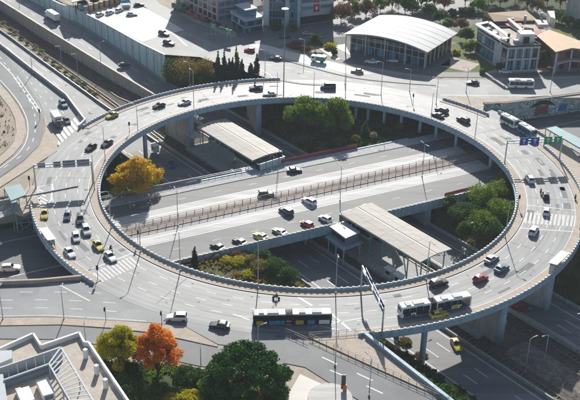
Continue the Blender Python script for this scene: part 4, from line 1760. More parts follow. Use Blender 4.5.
def box_truck(x, y, head, label, L, cab, boxm, z=0.0, hbox=3.3):
    t = thing('box_truck', label, 'truck', (*at(x, y, z), z), rad(head))
    cl = 1.9
    rbox(L / 2 - cl, L / 2, 1.12, .5, 2.55, .25).build('cab', cab, t, world=False, fix=True)
    b = MB()
    b.box(L / 2 + .005, 0, 1.95, .05, 1.9, .8)
    b.build('windscreen', M['car_glass'], t, world=False)
    for s in (-1, 1):
        b = MB()
        b.box(L / 2 - .85, s * 1.125, 1.95, .9, .04, .7)
        b.build('side_window', M['car_glass'], t, world=False)
        b = MB()
        b.box(L / 2, s * .85, .85, .1, .3, .2)
        b.build('headlight', M['lamp_w'], t, world=False)
    b = MB()
    b.box(-cl / 2 - .1, 0, (1.0 + hbox) / 2, L - cl - .2, 2.4, hbox - 1.0)
    b.build('cargo_box', boxm, t, world=False)
    b = MB()
    b.box(0, 0, .75, L - .6, 1.1, .3)
    b.build('chassis', M['dark_steel'], t, world=False)
    wheels(t, (L / 2 - 1.1, -L / 2 + 1.5), 1.12, .45)
    return t


box_truck(57.5, 124, -64, 'white box truck waiting at the upper left zebra crossing', 7.8, PAINT['grey'], M['white'])
box_truck(52.5, 19.5, 127, 'long white box truck on the far carriageway below the noise wall', 10.5, M['white'], M['white'], atp(52.5, 19.5, zc)[2], 3.7)
box_truck(180.5, 11, -36, 'dark green truck on the pale street at the top left', 8.0, PAINT['green'], PAINT['green'])
box_truck(318.5, 62, 165, 'small teal truck behind the kerb left of the arched hall', 5.6, M['white'], PAINT['teal'], 0, 2.6)


# ------------------------------------------------------------------ people and motorbikes
def person_mesh(name, J, R, E, m, parent=None):
    me = bpy.data.meshes.new(name)
    me.from_pydata(J, E, [])
    o = bpy.data.objects.new(name, me)
    COL.objects.link(o)
    sk = o.modifiers.new('skin', 'SKIN')
    for i, r in enumerate(R):
        me.skin_vertices[0].data[i].radius = (r, r)
    me.skin_vertices[0].data[0].use_root = True
    su = o.modifiers.new('sub', 'SUBSURF')
    su.levels = su.render_levels = 1
    me.materials.append(m)
    if parent:
        o.parent = parent
    return o


RJ = [(-.1, 0, .86), (-.02, 0, 1.12), (.06, 0, 1.36), (.10, 0, 1.50), (.13, 0, 1.66),
      (-.05, .12, .82), (.30, .2, .74), (.12, .2, .32), (.24, .2, .27), (-.05, -.12, .82), (.30, -.2, .74), (.12, -.2, .32), (.24, -.2, .27),
      (.05, .2, 1.34), (.22, .28, 1.12), (.48, .26, 1.05), (.05, -.2, 1.34), (.22, -.28, 1.12), (.48, -.26, 1.05)]
RE = [(0, 1), (1, 2), (2, 3), (3, 4), (0, 5), (5, 6), (6, 7), (7, 8), (0, 9), (9, 10), (10, 11), (11, 12), (2, 13), (13, 14), (14, 15), (2, 16), (16, 17), (17, 18)]
RR_ = [.15, .16, .17, .07, .12, .1, .085, .06, .05, .1, .085, .06, .05, .075, .055, .045, .075, .055, .045]


def motorbike(x, y, head, label, z=0.0):
    t = thing('motorcycle', label, 'motorcycle', (*at(x, y, z), z), head, 'motorcycles on the ring road')
    for xx in (-.65, .68):
        b = MB()
        b.tube((xx, -.06, .31), (xx, .06, .31), .31, n=14)
        b.build('wheel', M['tyre'], t, world=False)
    b = MB()
    b.add([(-.75, -.13, .6), (-.75, .13, .6), (.1, .16, .5), (.5, .12, .7), (.5, -.12, .7), (.1, -.16, .5), (-.8, 0, .86), (-.1, 0, .78), (.3, 0, 1.0)],
          [(0, 1, 6), (1, 2, 7, 6), (2, 3, 8, 7), (3, 4, 8), (4, 5, 7, 8), (5, 0, 6, 7), (0, 5, 2, 1), (5, 4, 3, 2)])
    b.build('body', PAINT['navy'], t, world=False, fix=True)
    b = MB()
    b.tube((.5, -.34, 1.05), (.5, .34, 1.05), .025, n=6)
    b.tube((.5, 0, 1.05), (.68, 0, .31), .04, n=6)
    b.build('handlebar', M['dark_steel'], t, world=False)
    b = MB()
    b.box(-.35, 0, .84, .7, .26, .1)
    b.build('saddle', M['black'], t, world=False)
    p = person_mesh('person', RJ, RR_, RE, M['cloth'])
    p.location = t.location
    p.rotation_euler = t.rotation_euler
    tag(p, label.replace('motorcycle', 'rider in dark clothing on the motorcycle', 1), 'person', 'motorcycle riders')
    b = MB()
    for k in range(5):
        pass
    h = bpy.data.meshes.new('helmet')
    import bmesh
    bm = bmesh.new()
    bmesh.ops.create_uvsphere(bm, u_segments=10, v_segments=8, radius=.155)
    bm.to_mesh(h)
    bm.free()
    h.materials.append(M['dark_steel'])
    o = bpy.data.objects.new('helmet', h)
    COL.objects.link(o)
    o.parent = p
    o.location = (.14, 0, 1.68)
    return t


motorbike(111, 250.5, rad(-57), 'motorcycle beside the white saloon at the left zebra crossing')
motorbike(540.5, 194, ring_head(540.5, 194), 'motorcycle beside the dark grey hatchback at the right')
motorbike(575, 200, ring_head(575, 200), 'motorcycle at the right edge of the picture')
motorbike(276, 299, ring_head(276, 299), 'motorcycle above the blue and white bus')


# ------------------------------------------------------------------ lamp posts, gantries, signals
LAMPP = {}


def lamp(px, py, h, head, label, z=0.0, arms=1, world=None):
    key = (round(h), arms)
    if key not in LAMPP:
        t = bpy.data.objects.new('street_lamp', None)
        COL.objects.link(t)
        b = MB()
        b.tube((0, 0, 0), (0, 0, h), .13, .075, n=8)
        b.build('pole', M['steel'], t, world=False, smooth=True)
        b = MB()
        b.box(0, 0, .25, .34, .34, .5)
        b.build('base', M['steel'], t, world=False)
        for k in range(arms):
            s = 1 if k == 0 else -1
            b = MB()
            b.tube((0, 0, h - .1), (s * .6, 0, h + .22), .05, n=6)
            b.tube((s * .6, 0, h + .22), (s * 1.5, 0, h + .3), .045, n=6)
            b.build('arm', M['steel'], t, world=False)
            b = MB()
            b.add([(s * 1.3, -.13, h + .2), (s * 2.15, -.17, h + .22), (s * 2.15, .17, h + .22), (s * 1.3, .13, h + .2),
                   (s * 1.3, -.08, h + .34), (s * 2.1, -.1, h + .40), (s * 2.1, .1, h + .40), (s * 1.3, .08, h + .34)],
                  [(0, 1, 2, 3), (4, 5, 6, 7), (0, 1, 5, 4), (1, 2, 6, 5), (2, 3, 7, 6), (3, 0, 4, 7)])
            b.build('lamp_head', M['panel_grey'], t, world=False, fix=True)
        LAMPP[key] = t
        o = t
    else:
        o = copy_tree(LAMPP[key])
    o.name = 'street_lamp'
    x, y = world if world else at(px, py, z)
    o.location = (x, y, z)
    o.rotation_euler = (0, 0, rad(head))
    tag(o, label, 'street lamp', 'street lamps')
    return o


def rim(a, r=61.2):
    return pol(r, a)


# lamps on the inner edge of the ring: angle, height, label
for px, h, lb in [(138, 9.5, 'grey street lamp on the inner parapet below the upper left taxi'),
                  (194, 14, 'tall grey street lamp on the inner parapet above the smaller canopy'),
                  (277, 10, 'grey street lamp on the inner parapet left of the two green trees'),
                  (313.5, 10, 'grey street lamp on the inner parapet between the two green trees'),
                  (345, 10, 'grey street lamp on the inner parapet right of the two green trees'),
                  (431, 10, 'grey street lamp on the inner parapet before the pair of dark cars'),
                  (474.5, 11, 'grey street lamp on the inner parapet right of the pair of dark cars')]:
    best = min(range(0, 1800), key=lambda k: abs((lambda c: (290 + FPX * ((Vector((*c, 0)) - CAM).dot(_right)) / ((Vector((*c, 0)) - CAM).dot(_f))))(pol(61, k / 10)) - px))
    lamp(0, 0, h, best / 10, lb, world=pol(61, best / 10))
for a, h, lb in [(172, 11, 'grey street lamp on the inner kerb beside the golden tree'), (190, 11, 'grey street lamp on the inner kerb above the dark blue SUV'),
                 (212, 11, 'grey street lamp on the inner kerb near the left end of the median'), (226, 11, 'grey street lamp on the inner kerb above the left zebra crossing'),
                 (-121, 11, 'grey street lamp on the inner kerb beside the small cypress'), (-62, 11, 'grey street lamp on the inner kerb above the articulated bus at right'),
                 (-32, 11, 'grey street lamp on the inner kerb beside the leafy shrubs'), (-84, 11, 'grey street lamp on the inner kerb right of the blue and white bus')]:
    lamp(0, 0, h, a, lb, world=pol(61.2, a))
lamp(250.5, 286, 14, 0, 'tall double street lamp in front of the yellow shrub', arms=2, world=pol(60.9, -101.5))
for px, py, h, hd, lb, z in [
    (20, 13, 9, 0, 'grey street lamp on the motorway verge at the top left corner', -7), (32.5, 74, 10, 38, 'grey street lamp on the ramp wall at left', .0),
    (62, 68, 9, 220, 'grey street lamp on the railway verge, left of two', -10.5), (78, 76, 9, 220, 'grey street lamp on the railway verge, right of two', -10.5),
    (101, 66, 10, 38, 'grey street lamp on the tan retaining wall', -7.8), (73.5, 9, 9, 220, 'grey street lamp behind the noise wall beside the cafe', 0),
    (381, 95, 12, 180, 'tall dark street lamp right of the old gold saloon', 0), (409.5, 91, 8, 180, 'grey street lamp on the wide road right of the tall dark one', 0),
    (436, 104, 10, 180, 'grey street lamp on the wide road above the pair of dark cars', 0), (345, 84, 8, 180, 'grey street lamp on the road below the arched hall', 0),
    (550, 92, 9, 180, 'grey street lamp above the graffiti wall', 0), (466, 92, 9, 180, 'grey street lamp beside the black saloon at the upper right', 0),
    (463, 254, 10, 20, 'grey street lamp standing in the cutting below the leafy shrubs', Z_ATT), (428, 228, 9, 20, 'grey street lamp on the motorway right of the large canopy', Z_ATT),
    (525, 372, 10, 30, 'grey street lamp on the rubble median at bottom right, left of two', Z_ATT), (543, 368, 10, 210, 'grey street lamp on the rubble median at bottom right, right of two', Z_ATT),
    (577.5, 345, 10, 210, 'grey street lamp at the right edge below the ring', Z_ATT), (421, 377, 10, 35, 'grey street lamp beside the ring pier near the sunlit patch', Z_ATT),
    (335, 366, 8, 120, 'slim street lamp at the edge of the paved island', 0), (369, 396, 10, 120, 'dark street lamp at the foot of the paved island', 0),
    (258, 349, 6, 30, 'short street lamp behind the umbrella pine', 0), (201, 370, 6, 90, 'short street lamp beside the dark shrubs at the bottom', 0),
    (86, 345, 6, 90, 'short street lamp behind the roof terrace', 0), (64, 319, 8, 90, 'grey street lamp on the pavement strip at bottom left', 0),
    (3, 319, 8, 90, 'grey street lamp at the left end of the pavement strip', 0), (232, 33, 10, 200, 'grey street lamp before the low glass building', 0),
    (265, 74, 9, 180, 'grey street lamp right of the cypress row', 0), (304, 60, 8, 180, 'grey street lamp at the pale lane left of the teal truck', 0),
    (190, 86, 9, 180, 'grey street lamp on the shaded bank beside the olive bush', -3)]:
    lamp(px, py, h, hd, lb, z)
for px, py, lb in [(340, 201, 'street lamp standing in the reddish median near the large canopy'), (178, 226, 'street lamp standing in the reddish median at its left end'),
                   (422, 177, 'street lamp standing in the reddish median at its right end')]:
    lamp(px, py, 11, 117, lb, Z_KIF, 2)
# high mast
t = thing('light_mast', 'very tall grey lighting mast beside the top of the ring', 'light mast', (*at(283.5, 96, 0), 0))
b = MB()
b.tube((0, 0, 0), (0, 0, 31), .2, .11, n=10)
b.build('pole', M['sign_back'], t, world=False, smooth=True)
b = MB()
for k in range(8):
    a = k * math.pi / 4
    b.box(math.cos(a) * .9, math.sin(a) * .9, 31.1, .5, .5, .3, a)
b.tube((0, 0, 30.9), (0, 0, 31.2), .75, n=12)
tag(b.build('lamp_ring', M['steel'], t, world=False), kind='stuff')


def gantry(a, b_, h, label, panels, r=.22):
    """a,b: feet in world; panels: (t0, t1, material, height, front) along the beam; front=+1 faces left of a->b"""
    A, B = Vector((*a, 0)), Vector((*b_, 0))
    t = thing('sign_gantry', label, 'sign gantry', (*((A + B) / 2).xy, 0))
    for p in (A, B):
        m_ = MB()
        m_.tube((p.x, p.y, 0), (p.x, p.y, h + .6), r, r * .8, n=10)
        m_.build('post', M['steel'], t, smooth=True)
    for dz in (0, .9):
        m_ = MB()
        m_.bar((A.x, A.y, h + dz - .3), (B.x, B.y, h + dz - .3), .26, .26)
        m_.build('beam', M['steel'], t)
    m_ = MB()
    n = 10
    for i in range(n):
        p, q = A.lerp(B, i / n), A.lerp(B, (i + 1) / n)
        m_.bar((p.x, p.y, h - .3), (q.x, q.y, h + .6), .08, .08)
    tag(m_.build('lattice', M['steel'], t), kind='stuff')
    d = (B - A).normalized()
    nn = Vector((-d.y, d.x, 0))
    for t0, t1, m, ph, fr in panels:
        p, q = A.lerp(B, t0), A.lerp(B, t1)
        o = nn * (.25 * fr)
        m_ = MB()
        m_.bar(p + o + Vector((0, 0, h + .2)), q + o + Vector((0, 0, h + .2)), .1, ph)
        pn = m_.build('sign_panel', m, t)
        if m in (M['sign_blue'], M['sign_green']):
            c = (p + q) / 2 + nn * (.31 * fr)
            m_ = MB()
            wv = (q - p).length
            hz_ = Vector((0, 0, h + .2))
            up = Vector((0, 0, 1))
            m_.bar(c + hz_ - up * .75, c + hz_ + up * .7 + d * .001, .02, .2)
            for e in (-1, 1):
                m_.bar(c + hz_ + up * .2 + d * e * .5, c + hz_ + up * .75, .02, .2)
            tag(m_.build('symbol', M['sign_white'], pn), kind='stuff')
        o = nn * (-.02 * fr)
        for k in (.25, .75):
            e = p.lerp(q, k) + o
            m_ = MB()
            m_.bar(e + Vector((0, 0, h - .9)), e + Vector((.001, 0, h + 1.2)), .1, .08)
            m_.build('bracket', M['steel'], pn)
    return t


gantry(at(93, 184, 0), at(36, 188, 0), 6.6, 'overhead sign gantry seen from behind across the left of the ring',
       [(.03, .25, M['sign_back'], 2.2, -1), (.28, .50, M['sign_back'], 2.2, -1), (.53, .66, M['sign_back'], 1.9, -1), (.80, .93, M['sign_back'], 1.6, -1)])
gantry(at(504.5, 163.5, 0), at(559, 161, 0), 7.0, 'overhead gantry with blue and green direction signs across the right of the ring',
       [(.22, .37, M['sign_blue'], 2.5, -1), (.42, .57, M['sign_blue'], 2.5, -1), (.66, .80, M['sign_green'], 2.5, -1), (.84, .98, M['sign_green'], 2.5, -1)])
gantry(pol(60.9, -78.2), pol(79.3, -78.2), 6.6, 'overhead sign gantry seen edge on across the bottom of the ring',
       [(.12, .40, M['sign_blue'], 2.4, 1), (.46, .72, M['sign_white'], 2.2, 1), (.78, .97, M['sign_blue'], 2.4, 1)])


def roadside_sign(px, py, head, label, w=3.2, h=2.0, z0=3.6, m='sign_green'):
    t = thing('direction_sign', label, 'road sign', (*at(px, py), 0), rad(head))
    for s in (-1, 1):
        b = MB()
        b.tube((0, s * w * .3, 0), (0, s * w * .3, z0 + h), .09, n=8)
        b.build('post', M['steel'], t, world=False)
    b = MB()
    b.box(.12, 0, z0 + h / 2, .08, w, h)
    p = b.build('panel', M[m], t, world=False)
    b = MB()
    for dz, ww in ((.5, .6), (0, .4), (-.45, .7)):
        b.box(.17, 0, z0 + h / 2 + dz * h * .6, .02, w * ww, .16)
    tag(b.build('symbol', M['sign_white'], p, world=False), kind='stuff')
    return t


roadside_sign(213.5, 37, -120, 'green direction sign on the street below the pinkish building')
roadside_sign(229, 43, -120, 'green direction sign nearer the low glass building')

SIGP = []


def signal(px, py, head, label):
    if not SIGP:
        t = bpy.data.objects.new('traffic_signal', None)
        COL.objects.link(t)
        b = MB()
        b.tube((0, 0, 0), (0, 0, 3.6), .07, n=8)
        b.build('pole', M['dark_steel'], t, world=False)
        b = MB()
        b.box(.16, 0, 3.2, .28, .36, 1.0)
        hd = b.build('signal_head', M['black'], t, world=False)
        for k, m in enumerate((M['lamp_r'], M['orange'], M['sign_green'])):
            b = MB()
            b.tube((.28, 0, 3.52 - k * .32), (.33, 0, 3.52 - k * .32), .11, n=10)
            b.build('lens', m, hd, world=False)
        b = MB()
        b.box(0, 0, 3.2, .04, .6, 1.25)
        b.build('backplate', M['black'], t, world=False)
        SIGP.append(t)
        o = t
    else:
        o = copy_tree(SIGP[0])
    o.name = 'traffic_signal'
    o.location = (*at(px, py), 0)
    o.rotation_euler = (0, 0, rad(head))
    tag(o, label, 'traffic light', 'traffic signals')


for a in [(98, 279, 120, 'traffic signal on the tip of pavement beside the left zebra crossing'), (129.5, 133, 60, 'traffic signal beside the inner pavement at the upper left'),
          (40, 120, 120, 'traffic signal left of the white box truck'), (30, 188, 100, 'traffic signal on the reserve beside the left gantry'),
          (106, 321, 180, 'traffic signal on the pavement strip below the ring'), (162, 325, 180, 'traffic signal above the orange tree'),
          (138, 243, 30, 'traffic signal on the inner parapet at the left end of the median'), (518, 207, -60, 'traffic signal beside the right zebra crossing'),
          (579, 239, 120, 'traffic signal at the right edge below the zebra crossing'), (413, 104, 200, 'traffic signal on the inner kerb at the upper right')]:
    signal(*a)


# bus shelters
def shelter(px, py, head, label, L=6.5):
    t = thing('bus_shelter', label, 'bus shelter', (*at(px, py, .15), .15), head)
    b = MB()
    b.add([(-L / 2, -1.1, 2.55), (L / 2, -1.1, 2.55), (L / 2, 1.1, 2.75), (-L / 2, 1.1, 2.75), (-L / 2, -1.1, 2.68), (L / 2, -1.1, 2.68), (L / 2, 1.1, 2.9), (-L / 2, 1.1, 2.9)],
          [(3, 2, 1, 0), (4, 5, 6, 7), (0, 1, 5, 4), (1, 2, 6, 5), (2, 3, 7, 6), (3, 0, 4, 7)])
    b.build('roof', M['white'], t, world=False)
    for i in range(4):
        x = -L / 2 + .2 + i * (L - .4) / 3
        b = MB()
        b.box(x, -.7, 1.28, .09, .09, 2.55)
        b.build('post', M['steel'], t, world=False)
        if i < 3:
            b = MB()
            b.box(x + (L - .4) / 6, -.7, 1.35, (L - .4) / 3 - .15, .03, 2.0)
            b.build('glass_pane', M['aqua'], t, world=False)
    b = MB()
    b.box(0, -.35, .48, L * .6, .4, .08)
    b.build('bench', M['steel'], t, world=False)
    b = MB()
    b.box(L / 2 + .1, 0, 1.25, .18, 1.3, 2.2)
    b.build('advert_panel', M['panel_grey'], t, world=False)
    return t


shelter(48.5, 243, rad(180) + ring_head(48.5, 243), 'white roofed bus shelter on the outer pavement at left', 6.8)
shelter(557.5, 267, ring_head(557.5, 267) + rad(180), 'white roofed bus shelter on the outer pavement at the lower right', 7.5)


# ------------------------------------------------------------------ station canopies
def canopy(s0, s1, label, end):
    w0, w1, z = -2.0, 9.6, -3.7
    t = thing('station_canopy', label, 'station', (*aw((s0 + s1) / 2, (w0 + w1) / 2), Z_ATT + .5))
    bands = [(w0, .6, .25, 0), (.66, 3.1, .02, .25), (3.5, 4.3, .42, .42), (4.7, 7.1, .25, .02), (7.16, w1, 0, .25)]
    bands = [(w0, .9, 0, .28), (.96, 3.5, .28, .5), (4.2, 6.7, .5, .28), (6.76, w1, .28, 0)]
    n = max(1, int(round((s1 - s0) / 8)))
    for a, c, za, zb in bands:
        for i in range(n):
            e0, e1 = s0 + (s1 - s0) * i / n, s0 + (s1 - s0) * (i + 1) / n - .05
            q = [aw(e0, a), aw(e1, a), aw(e1, c), aw(e0, c)]
            b = MB()
            b.prism(q, [z + za - .0, z + za, z + zb, z + zb], [z + za + .22, z + za + .22, z + zb + .22, z + zb + .22])
            b.build('roof_panel', M['roof_white'], t, fix=True)
    b = MB()
    b.prism([aw(s0 + .1, 3.5), aw(s1 - .1, 3.5), aw(s1 - .1, 4.2), aw(s0 + .1, 4.2)], z + .45, z + .62)
    b.build('ridge', M['roof_ridge'], t)
    for w in (w0 + .08, w1 - .08):
        b = MB()
        b.bar((*aw(s0, w), z - .14), (*aw(s1, w), z - .14), .2, .34)
        b.build('fascia', M['steel'], t)
    k = 6
    for i in range(k + 1):
        s = s0 + 1 + (s1 - s0 - 2) * i / k
        for w in (-.4, 8.0):
            p = aw(s, w)
            b = MB()
            b.tube((*p, Z_ATT + .5), (*p, z + .02), .18, n=8)
            b.build('column', M['green_steel'], t)
        b = MB()
        b.bar((*aw(s, w0 + .4), z - .25), (*aw(s, w1 - .4), z - .25), .2, .34)
        b.build('beam', M['green_steel'], t)
        for w in (-.4, 8.0):
            for dw in (2, -1.5):
                b = MB()
                b.bar((*aw(s, w), z - 2.2), (*aw(s, w + dw), z - .35), .1, .1)
                b.build('brace', M['green_steel'], t)
    # concourse slab and glazing at avenue level near the bridge, stairs down
    c0, c1 = (s0 - 1.5, s0 + 11) if end < 0 else (s1 - 11, s1 + 2.5)
    b = MB()
    b.prism([aw(c0, -1.4), aw(c1, -1.4), aw(c1, 9), aw(c0, 9)], Z_KIF - .3, Z_KIF + .1)
    b.build('concourse_floor', M['conc'], t)
    nn = 7
    for w in (-1.2, 8.8):
        for i in range(nn):
            e0, e1 = c0 + (c1 - c0) * i / nn + .08, c0 + (c1 - c0) * (i + 1) / nn - .08
            b = MB()
            b.bar((*aw(e0, w), Z_KIF + 1.2), (*aw(e1, w), Z_KIF + 1.2), .08, 2.1)
            b.build('glass_pane', M['glass_dark'], t)
    for i in range(4):
        b = MB()
        w = -.9 + i * 2.5
        s = c1 - .2 if end > 0 else c0 + .2
        b.bar((*aw(s, w), Z_KIF + 1.25), (*aw(s, w + 2.2), Z_KIF + 1.25), .1, 2.3)
        b.build('glass_pane', M['glass_teal'], t)
    for i in range(22):
        b = MB()
        s = (c1 + .35 * i + .3) if end < 0 else (c0 - .35 * i - .3)
        zz_ = Z_KIF - .1 - i * .29
        b.prism([aw(s - .2, 2.6), aw(s + .2, 2.6), aw(s + .2, 5.2), aw(s - .2, 5.2)], zz_ - .25, zz_)
        b.build('stair_tread', M['conc'], t)
    # benches and waiting passengers' kiosks on the platform
    return t


canopy(17.6, 49.4, 'large pale roofed station canopy in the lower right of the cutting', -1)
canopy(-56.2, -24.6, 'smaller pale roofed station canopy in the upper left of the cutting', 1)
# ticket hall box at the avenue edge
t = thing('ticket_hall', 'dark grey station box on stilts beside the large canopy', 'station building', (*aw(23, -5), Z_ATT))
q = [aw(19.4, -6.9), aw(26.3, -7.6), aw(26, -2.6), aw(19.4, -2.2)]
b = MB()
b.prism(q, -8.1, -5.3)
b.build('body', M['sign_back'], t)
b = MB()
b.prism([aw(19, -7.2), aw(26.7, -7.9), aw(26.4, -2.3), aw(19, -1.9)], -5.3, -5.05)
b.build('roof', M['panel_grey'], t)
b = MB()
b.prism([aw(18.6, -8.2), aw(27.2, -8.8), aw(27.2, -1.6), aw(18.6, -1.6)], -8.5, -8.1)
b.build('floor_slab', M['conc_blue'], t)
for s, w in ((19.4, -7.6), (23, -7.9), (26.6, -8.2), (26.6, -2.4)):
    b = MB()
    b.tube((*aw(s, w), Z_ATT), (*aw(s, w), -8.4), .2, n=8)
    b.build('pillar', M['conc_blue'], t)
for i in range(3):
    e0, e1 = 20 + i * 2.1, 21.8 + i * 2.1
    b = MB()
    b.bar((*aw(e0, -7.02 - i * .2), -6.5), (*aw(e1, -7.22 - i * .2), -6.5), .1, 1.1)
    b.build('window', M['glass_dark'], t)
# low platform canopies
for s0, s1, lb in ((50.5, 62, 'low ribbed platform roof running under the lower right of the ring'), (-70, -57.5, 'short white platform roof beside the upper left ring pier')):
    t = thing('platform_roof', lb, 'platform roof', (*aw((s0 + s1) / 2, 3), Z_ATT + .5))
    n = int((s1 - s0) / 1.6)
    w0, w1 = (-2.6, 8.6) if s0 > 0 else (-1.6, 2.2)
    for i in range(n):
        e0 = s0 + i * 1.6
        b = MB()
        b.prism([aw(e0, w0), aw(e0 + 1.45, w0), aw(e0 + 1.45, w1), aw(e0, w1)], -9.2, -9.02)
        b.build('roof_panel', M['aqua'] if s0 > 0 else M['white'], t)
    for w in (w0 + .3, w1 - .3):
        b = MB()
        b.bar((*aw(s0, w), -9.35), (*aw(s0 + n * 1.6, w), -9.35), .2, .28)
        b.build('beam', M['green_steel'], t)
        for i in range(0, n + 1, 3):
            b = MB()
            b.tube((*aw(s0 + i * 1.6, w), Z_ATT + .5), (*aw(s0 + i * 1.6, w), -9.4), .12, n=8)
            b.build('column', M['green_steel'], t)
# white kiosks on the platform below the large canopy
for k, (px, py) in enumerate([(390, 270), (399, 276), (155, 146)]):
    t = thing('platform_kiosk', ['white platform kiosk under the edge of the large canopy, left of two', 'white platform kiosk under the edge of the large canopy, right of two', 'white platform kiosk beside the upper left ring pier'][k], 'kiosk', (*at(px, py, -11), Z_ATT + .5), rad(ATT_H))
    b = MB()
    b.box(0, 0, 1.2, 2.6, 1.6, 2.4)
    b.build('body', M['offwhite'], t, world=False)
    b = MB()
    b.box(0, 0, 2.5, 3.0, 2.0, .2)
    b.build('roof', M['white'], t, world=False)
    b = MB()
    b.box(0, -.82, 1.4, 1.5, .05, 1.0)
    b.build('window', M['glass_dark'], t, world=False)


# ------------------------------------------------------------------ footbridges
def stair_canopy(name, label, px_roof, zr_, deck_px, legs, zleg):
    Q = [at(x, y, zr_) for x, y in px_roof]
    c = Vector(((sum(p[0] for p in Q)) / len(Q), (sum(p[1] for p in Q)) / len(Q)))
    t = thing(name, label, 'footbridge', (c.x, c.y, zleg))
    A, B, C, D = [Vector(p) for p in Q]
    n = 10
    for i in range(n):
        t0, t1 = i / n, (i + .9) / n
        b = MB()
        b.prism([A.lerp(B, t0), A.lerp(B, t1), D.lerp(C, t1), D.lerp(C, t0)], zr_, zr_ + .12)
        b.build('roof_panel', M['aqua'], t)
    for p, q in ((A, B), (D, C), (A, D), (B, C)):
        b = MB()
        b.bar((p.x, p.y, zr_ - .12), (q.x, q.y, zr_ - .12), .2, .25)
        b.build('beam', M['green_steel'], t)
    for p in (A, B, C, D, A.lerp(B, .5), D.lerp(C, .5)):
        b = MB()
        b.tube((p.x, p.y, zleg if legs else -.1), (p.x, p.y, zr_ - .1), .14, n=8)
        b.build('post', M['green_steel'], t)
    for p, q in ((A, B), (D, C)):
        for zz_ in (.6, 1.1):
            b = MB()
            b.bar((p.x, p.y, zz_), (q.x, q.y, zz_), .06, .06)
            b.build('rail', M['green_steel'], t)
    b = MB()
    dq = [at(x, y, 0) for x, y in deck_px]
    b.prism(dq, -.35, 0)
    b.build('deck', M['conc'], t)
    return t


t = stair_canopy('covered_stair', 'green steel footbridge tower with ribbed roof at the left edge', [(4, 188), (20, 184.5), (26, 195), (11, 201)], 3.0,
                 [(8, 197), (24, 192), (30, 205), (14, 210)], True, -7)
fp = [at(15.5, 212, 0), at(32, 211, 0), at(32.5, 204, 0), at(14, 205, 0)]
for p in fp:
    b = MB()
    b.tube((*p, -7.0), (*p, .6), .2, n=8)
    b.build('tower_leg', M['green_steel'], t)
for i in range(4):
    p, q = fp[i], fp[(i + 1) % 4]
    for z0, z1 in ((-6.4, -3.4), (-3.4, -.4)):
        b = MB()
        b.bar((*p, z0), (*q, z1), .12, .12)
        b.build('cross_brace', M['green_steel'], t)
        b = MB()
        b.bar((*q, z0), (*p, z1), .12, .12)
        b.build('cross_brace', M['green_steel'], t)
    for zz_ in (-3.4, -.3):
        b = MB()
        b.bar((*p, zz_), (*q, zz_), .16, .2)
        b.build('beam', M['green_steel'], t)
b = MB()
b.bar((*at(14, 208.5, 0), -.3), (*at(-40, 232, 0), -.3), 2.8, .4)
b.build('walkway', M['conc'], t)
for o in (-1.4, 1.4):
    b = MB()
    a, c = Vector(at(14, 208.5, 0)), Vector(at(-40, 232, 0))
    n_ = (c - a).normalized()
    n_ = Vector((-n_.y, n_.x)) * o
    for zz_ in (.5, 1.1):
        b = MB()
        b.bar((a.x + n_.x, a.y + n_.y, zz_), (c.x + n_.x, c.y + n_.y, zz_), .07, .07)
        b.build('rail', M['green_steel'], t)
t = stair_canopy('covered_stair', 'pale green roofed footbridge stair at the right edge', [(546, 128.5), (556, 126.5), (592, 145), (588, 153)], 3.2,
                 [(550, 134), (558, 131), (596, 152), (590, 160)], False, -1)



# ------------------------------------------------------------------ vegetation
def leaf_cloud(clumps, n, size, flat=1.0, seed=0, upright=0.0):
    """clumps: (x, y, z, rx, ry, rz); returns a mesh of many small leaf faces spread through them, denser to the outside"""
    g = np.random.default_rng(seed)
    C = np.array(clumps, float)
    vol = C[:, 3] * C[:, 4] * C[:, 5]
    pick = g.choice(len(C), n, p=vol ** .8 / (vol ** .8).sum())
    d = g.normal(size=(n, 3))
    d /= np.linalg.norm(d, axis=1)[:, None]
    r = g.random(n) ** .28
    P = C[pick, :3] + d * r[:, None] * C[pick, 3:6] * (1 + g.normal(size=(n, 1)) * .07)
    nrm = d * .7 + g.normal(size=(n, 3)) * .8
    nrm[:, 2] = nrm[:, 2] * (1 - upright) + .25
    nrm /= np.linalg.norm(nrm, axis=1)[:, None]
    t = np.cross(nrm, g.normal(size=(n, 3)))
    t /= np.linalg.norm(t, axis=1)[:, None] + 1e-9
    b = np.cross(nrm, t)
    s = size * (.4 + 1.3 * g.random((n, 1)) ** 2)
    A = P - t * s * .5
    B = P + b * s * .32 + nrm * s * .08
    Cc = P + t * s * .6
    D = P - b * s * .32 + nrm * s * .08
    V = np.stack([A, B, Cc, D], 1).reshape(-1, 3)
    F = np.arange(4 * n).reshape(n, 4)
    me = bpy.data.meshes.new('crown')
    me.vertices.add(4 * n)
    me.vertices.foreach_set('co', V.ravel().astype(np.float32))
    me.loops.add(4 * n)
    me.loops.foreach_set('vertex_index', F.ravel().astype(np.int32))
    me.polygons.add(n)
    me.polygons.foreach_set('loop_start', np.arange(0, 4 * n, 4, dtype=np.int32))
    me.polygons.foreach_set('loop_total', np.full(n, 4, np.int32))
    me.update(calc_edges=True)
    return me


TSEED = [100]


def limbs(t, base_h, tips, r0):
    b = MB()
    b.tube((0, 0, -.3), (0, 0, base_h), r0, r0 * .7, n=9, cap=False)
    for x, y, z in tips:
        m = Vector((x * .45, y * .45, base_h + (z - base_h) * .55))
        b.tube((0, 0, base_h * .92), m, r0 * .55, r0 * .34, n=7, cap=False)
        b.tube(m, (x, y, z), r0 * .34, r0 * .1, n=6, cap=False)
        for k in range(2):
            q = Vector((x, y, z)) + Vector((random.uniform(-1, 1), random.uniform(-1, 1), random.uniform(.1, .8))) * (r0 * 5)
            b.tube(m.lerp(Vector((x, y, z)), .6), q, r0 * .2, r0 * .06, n=5, cap=False)
    b.build('trunk', M['bark'], t, world=False, smooth=True)


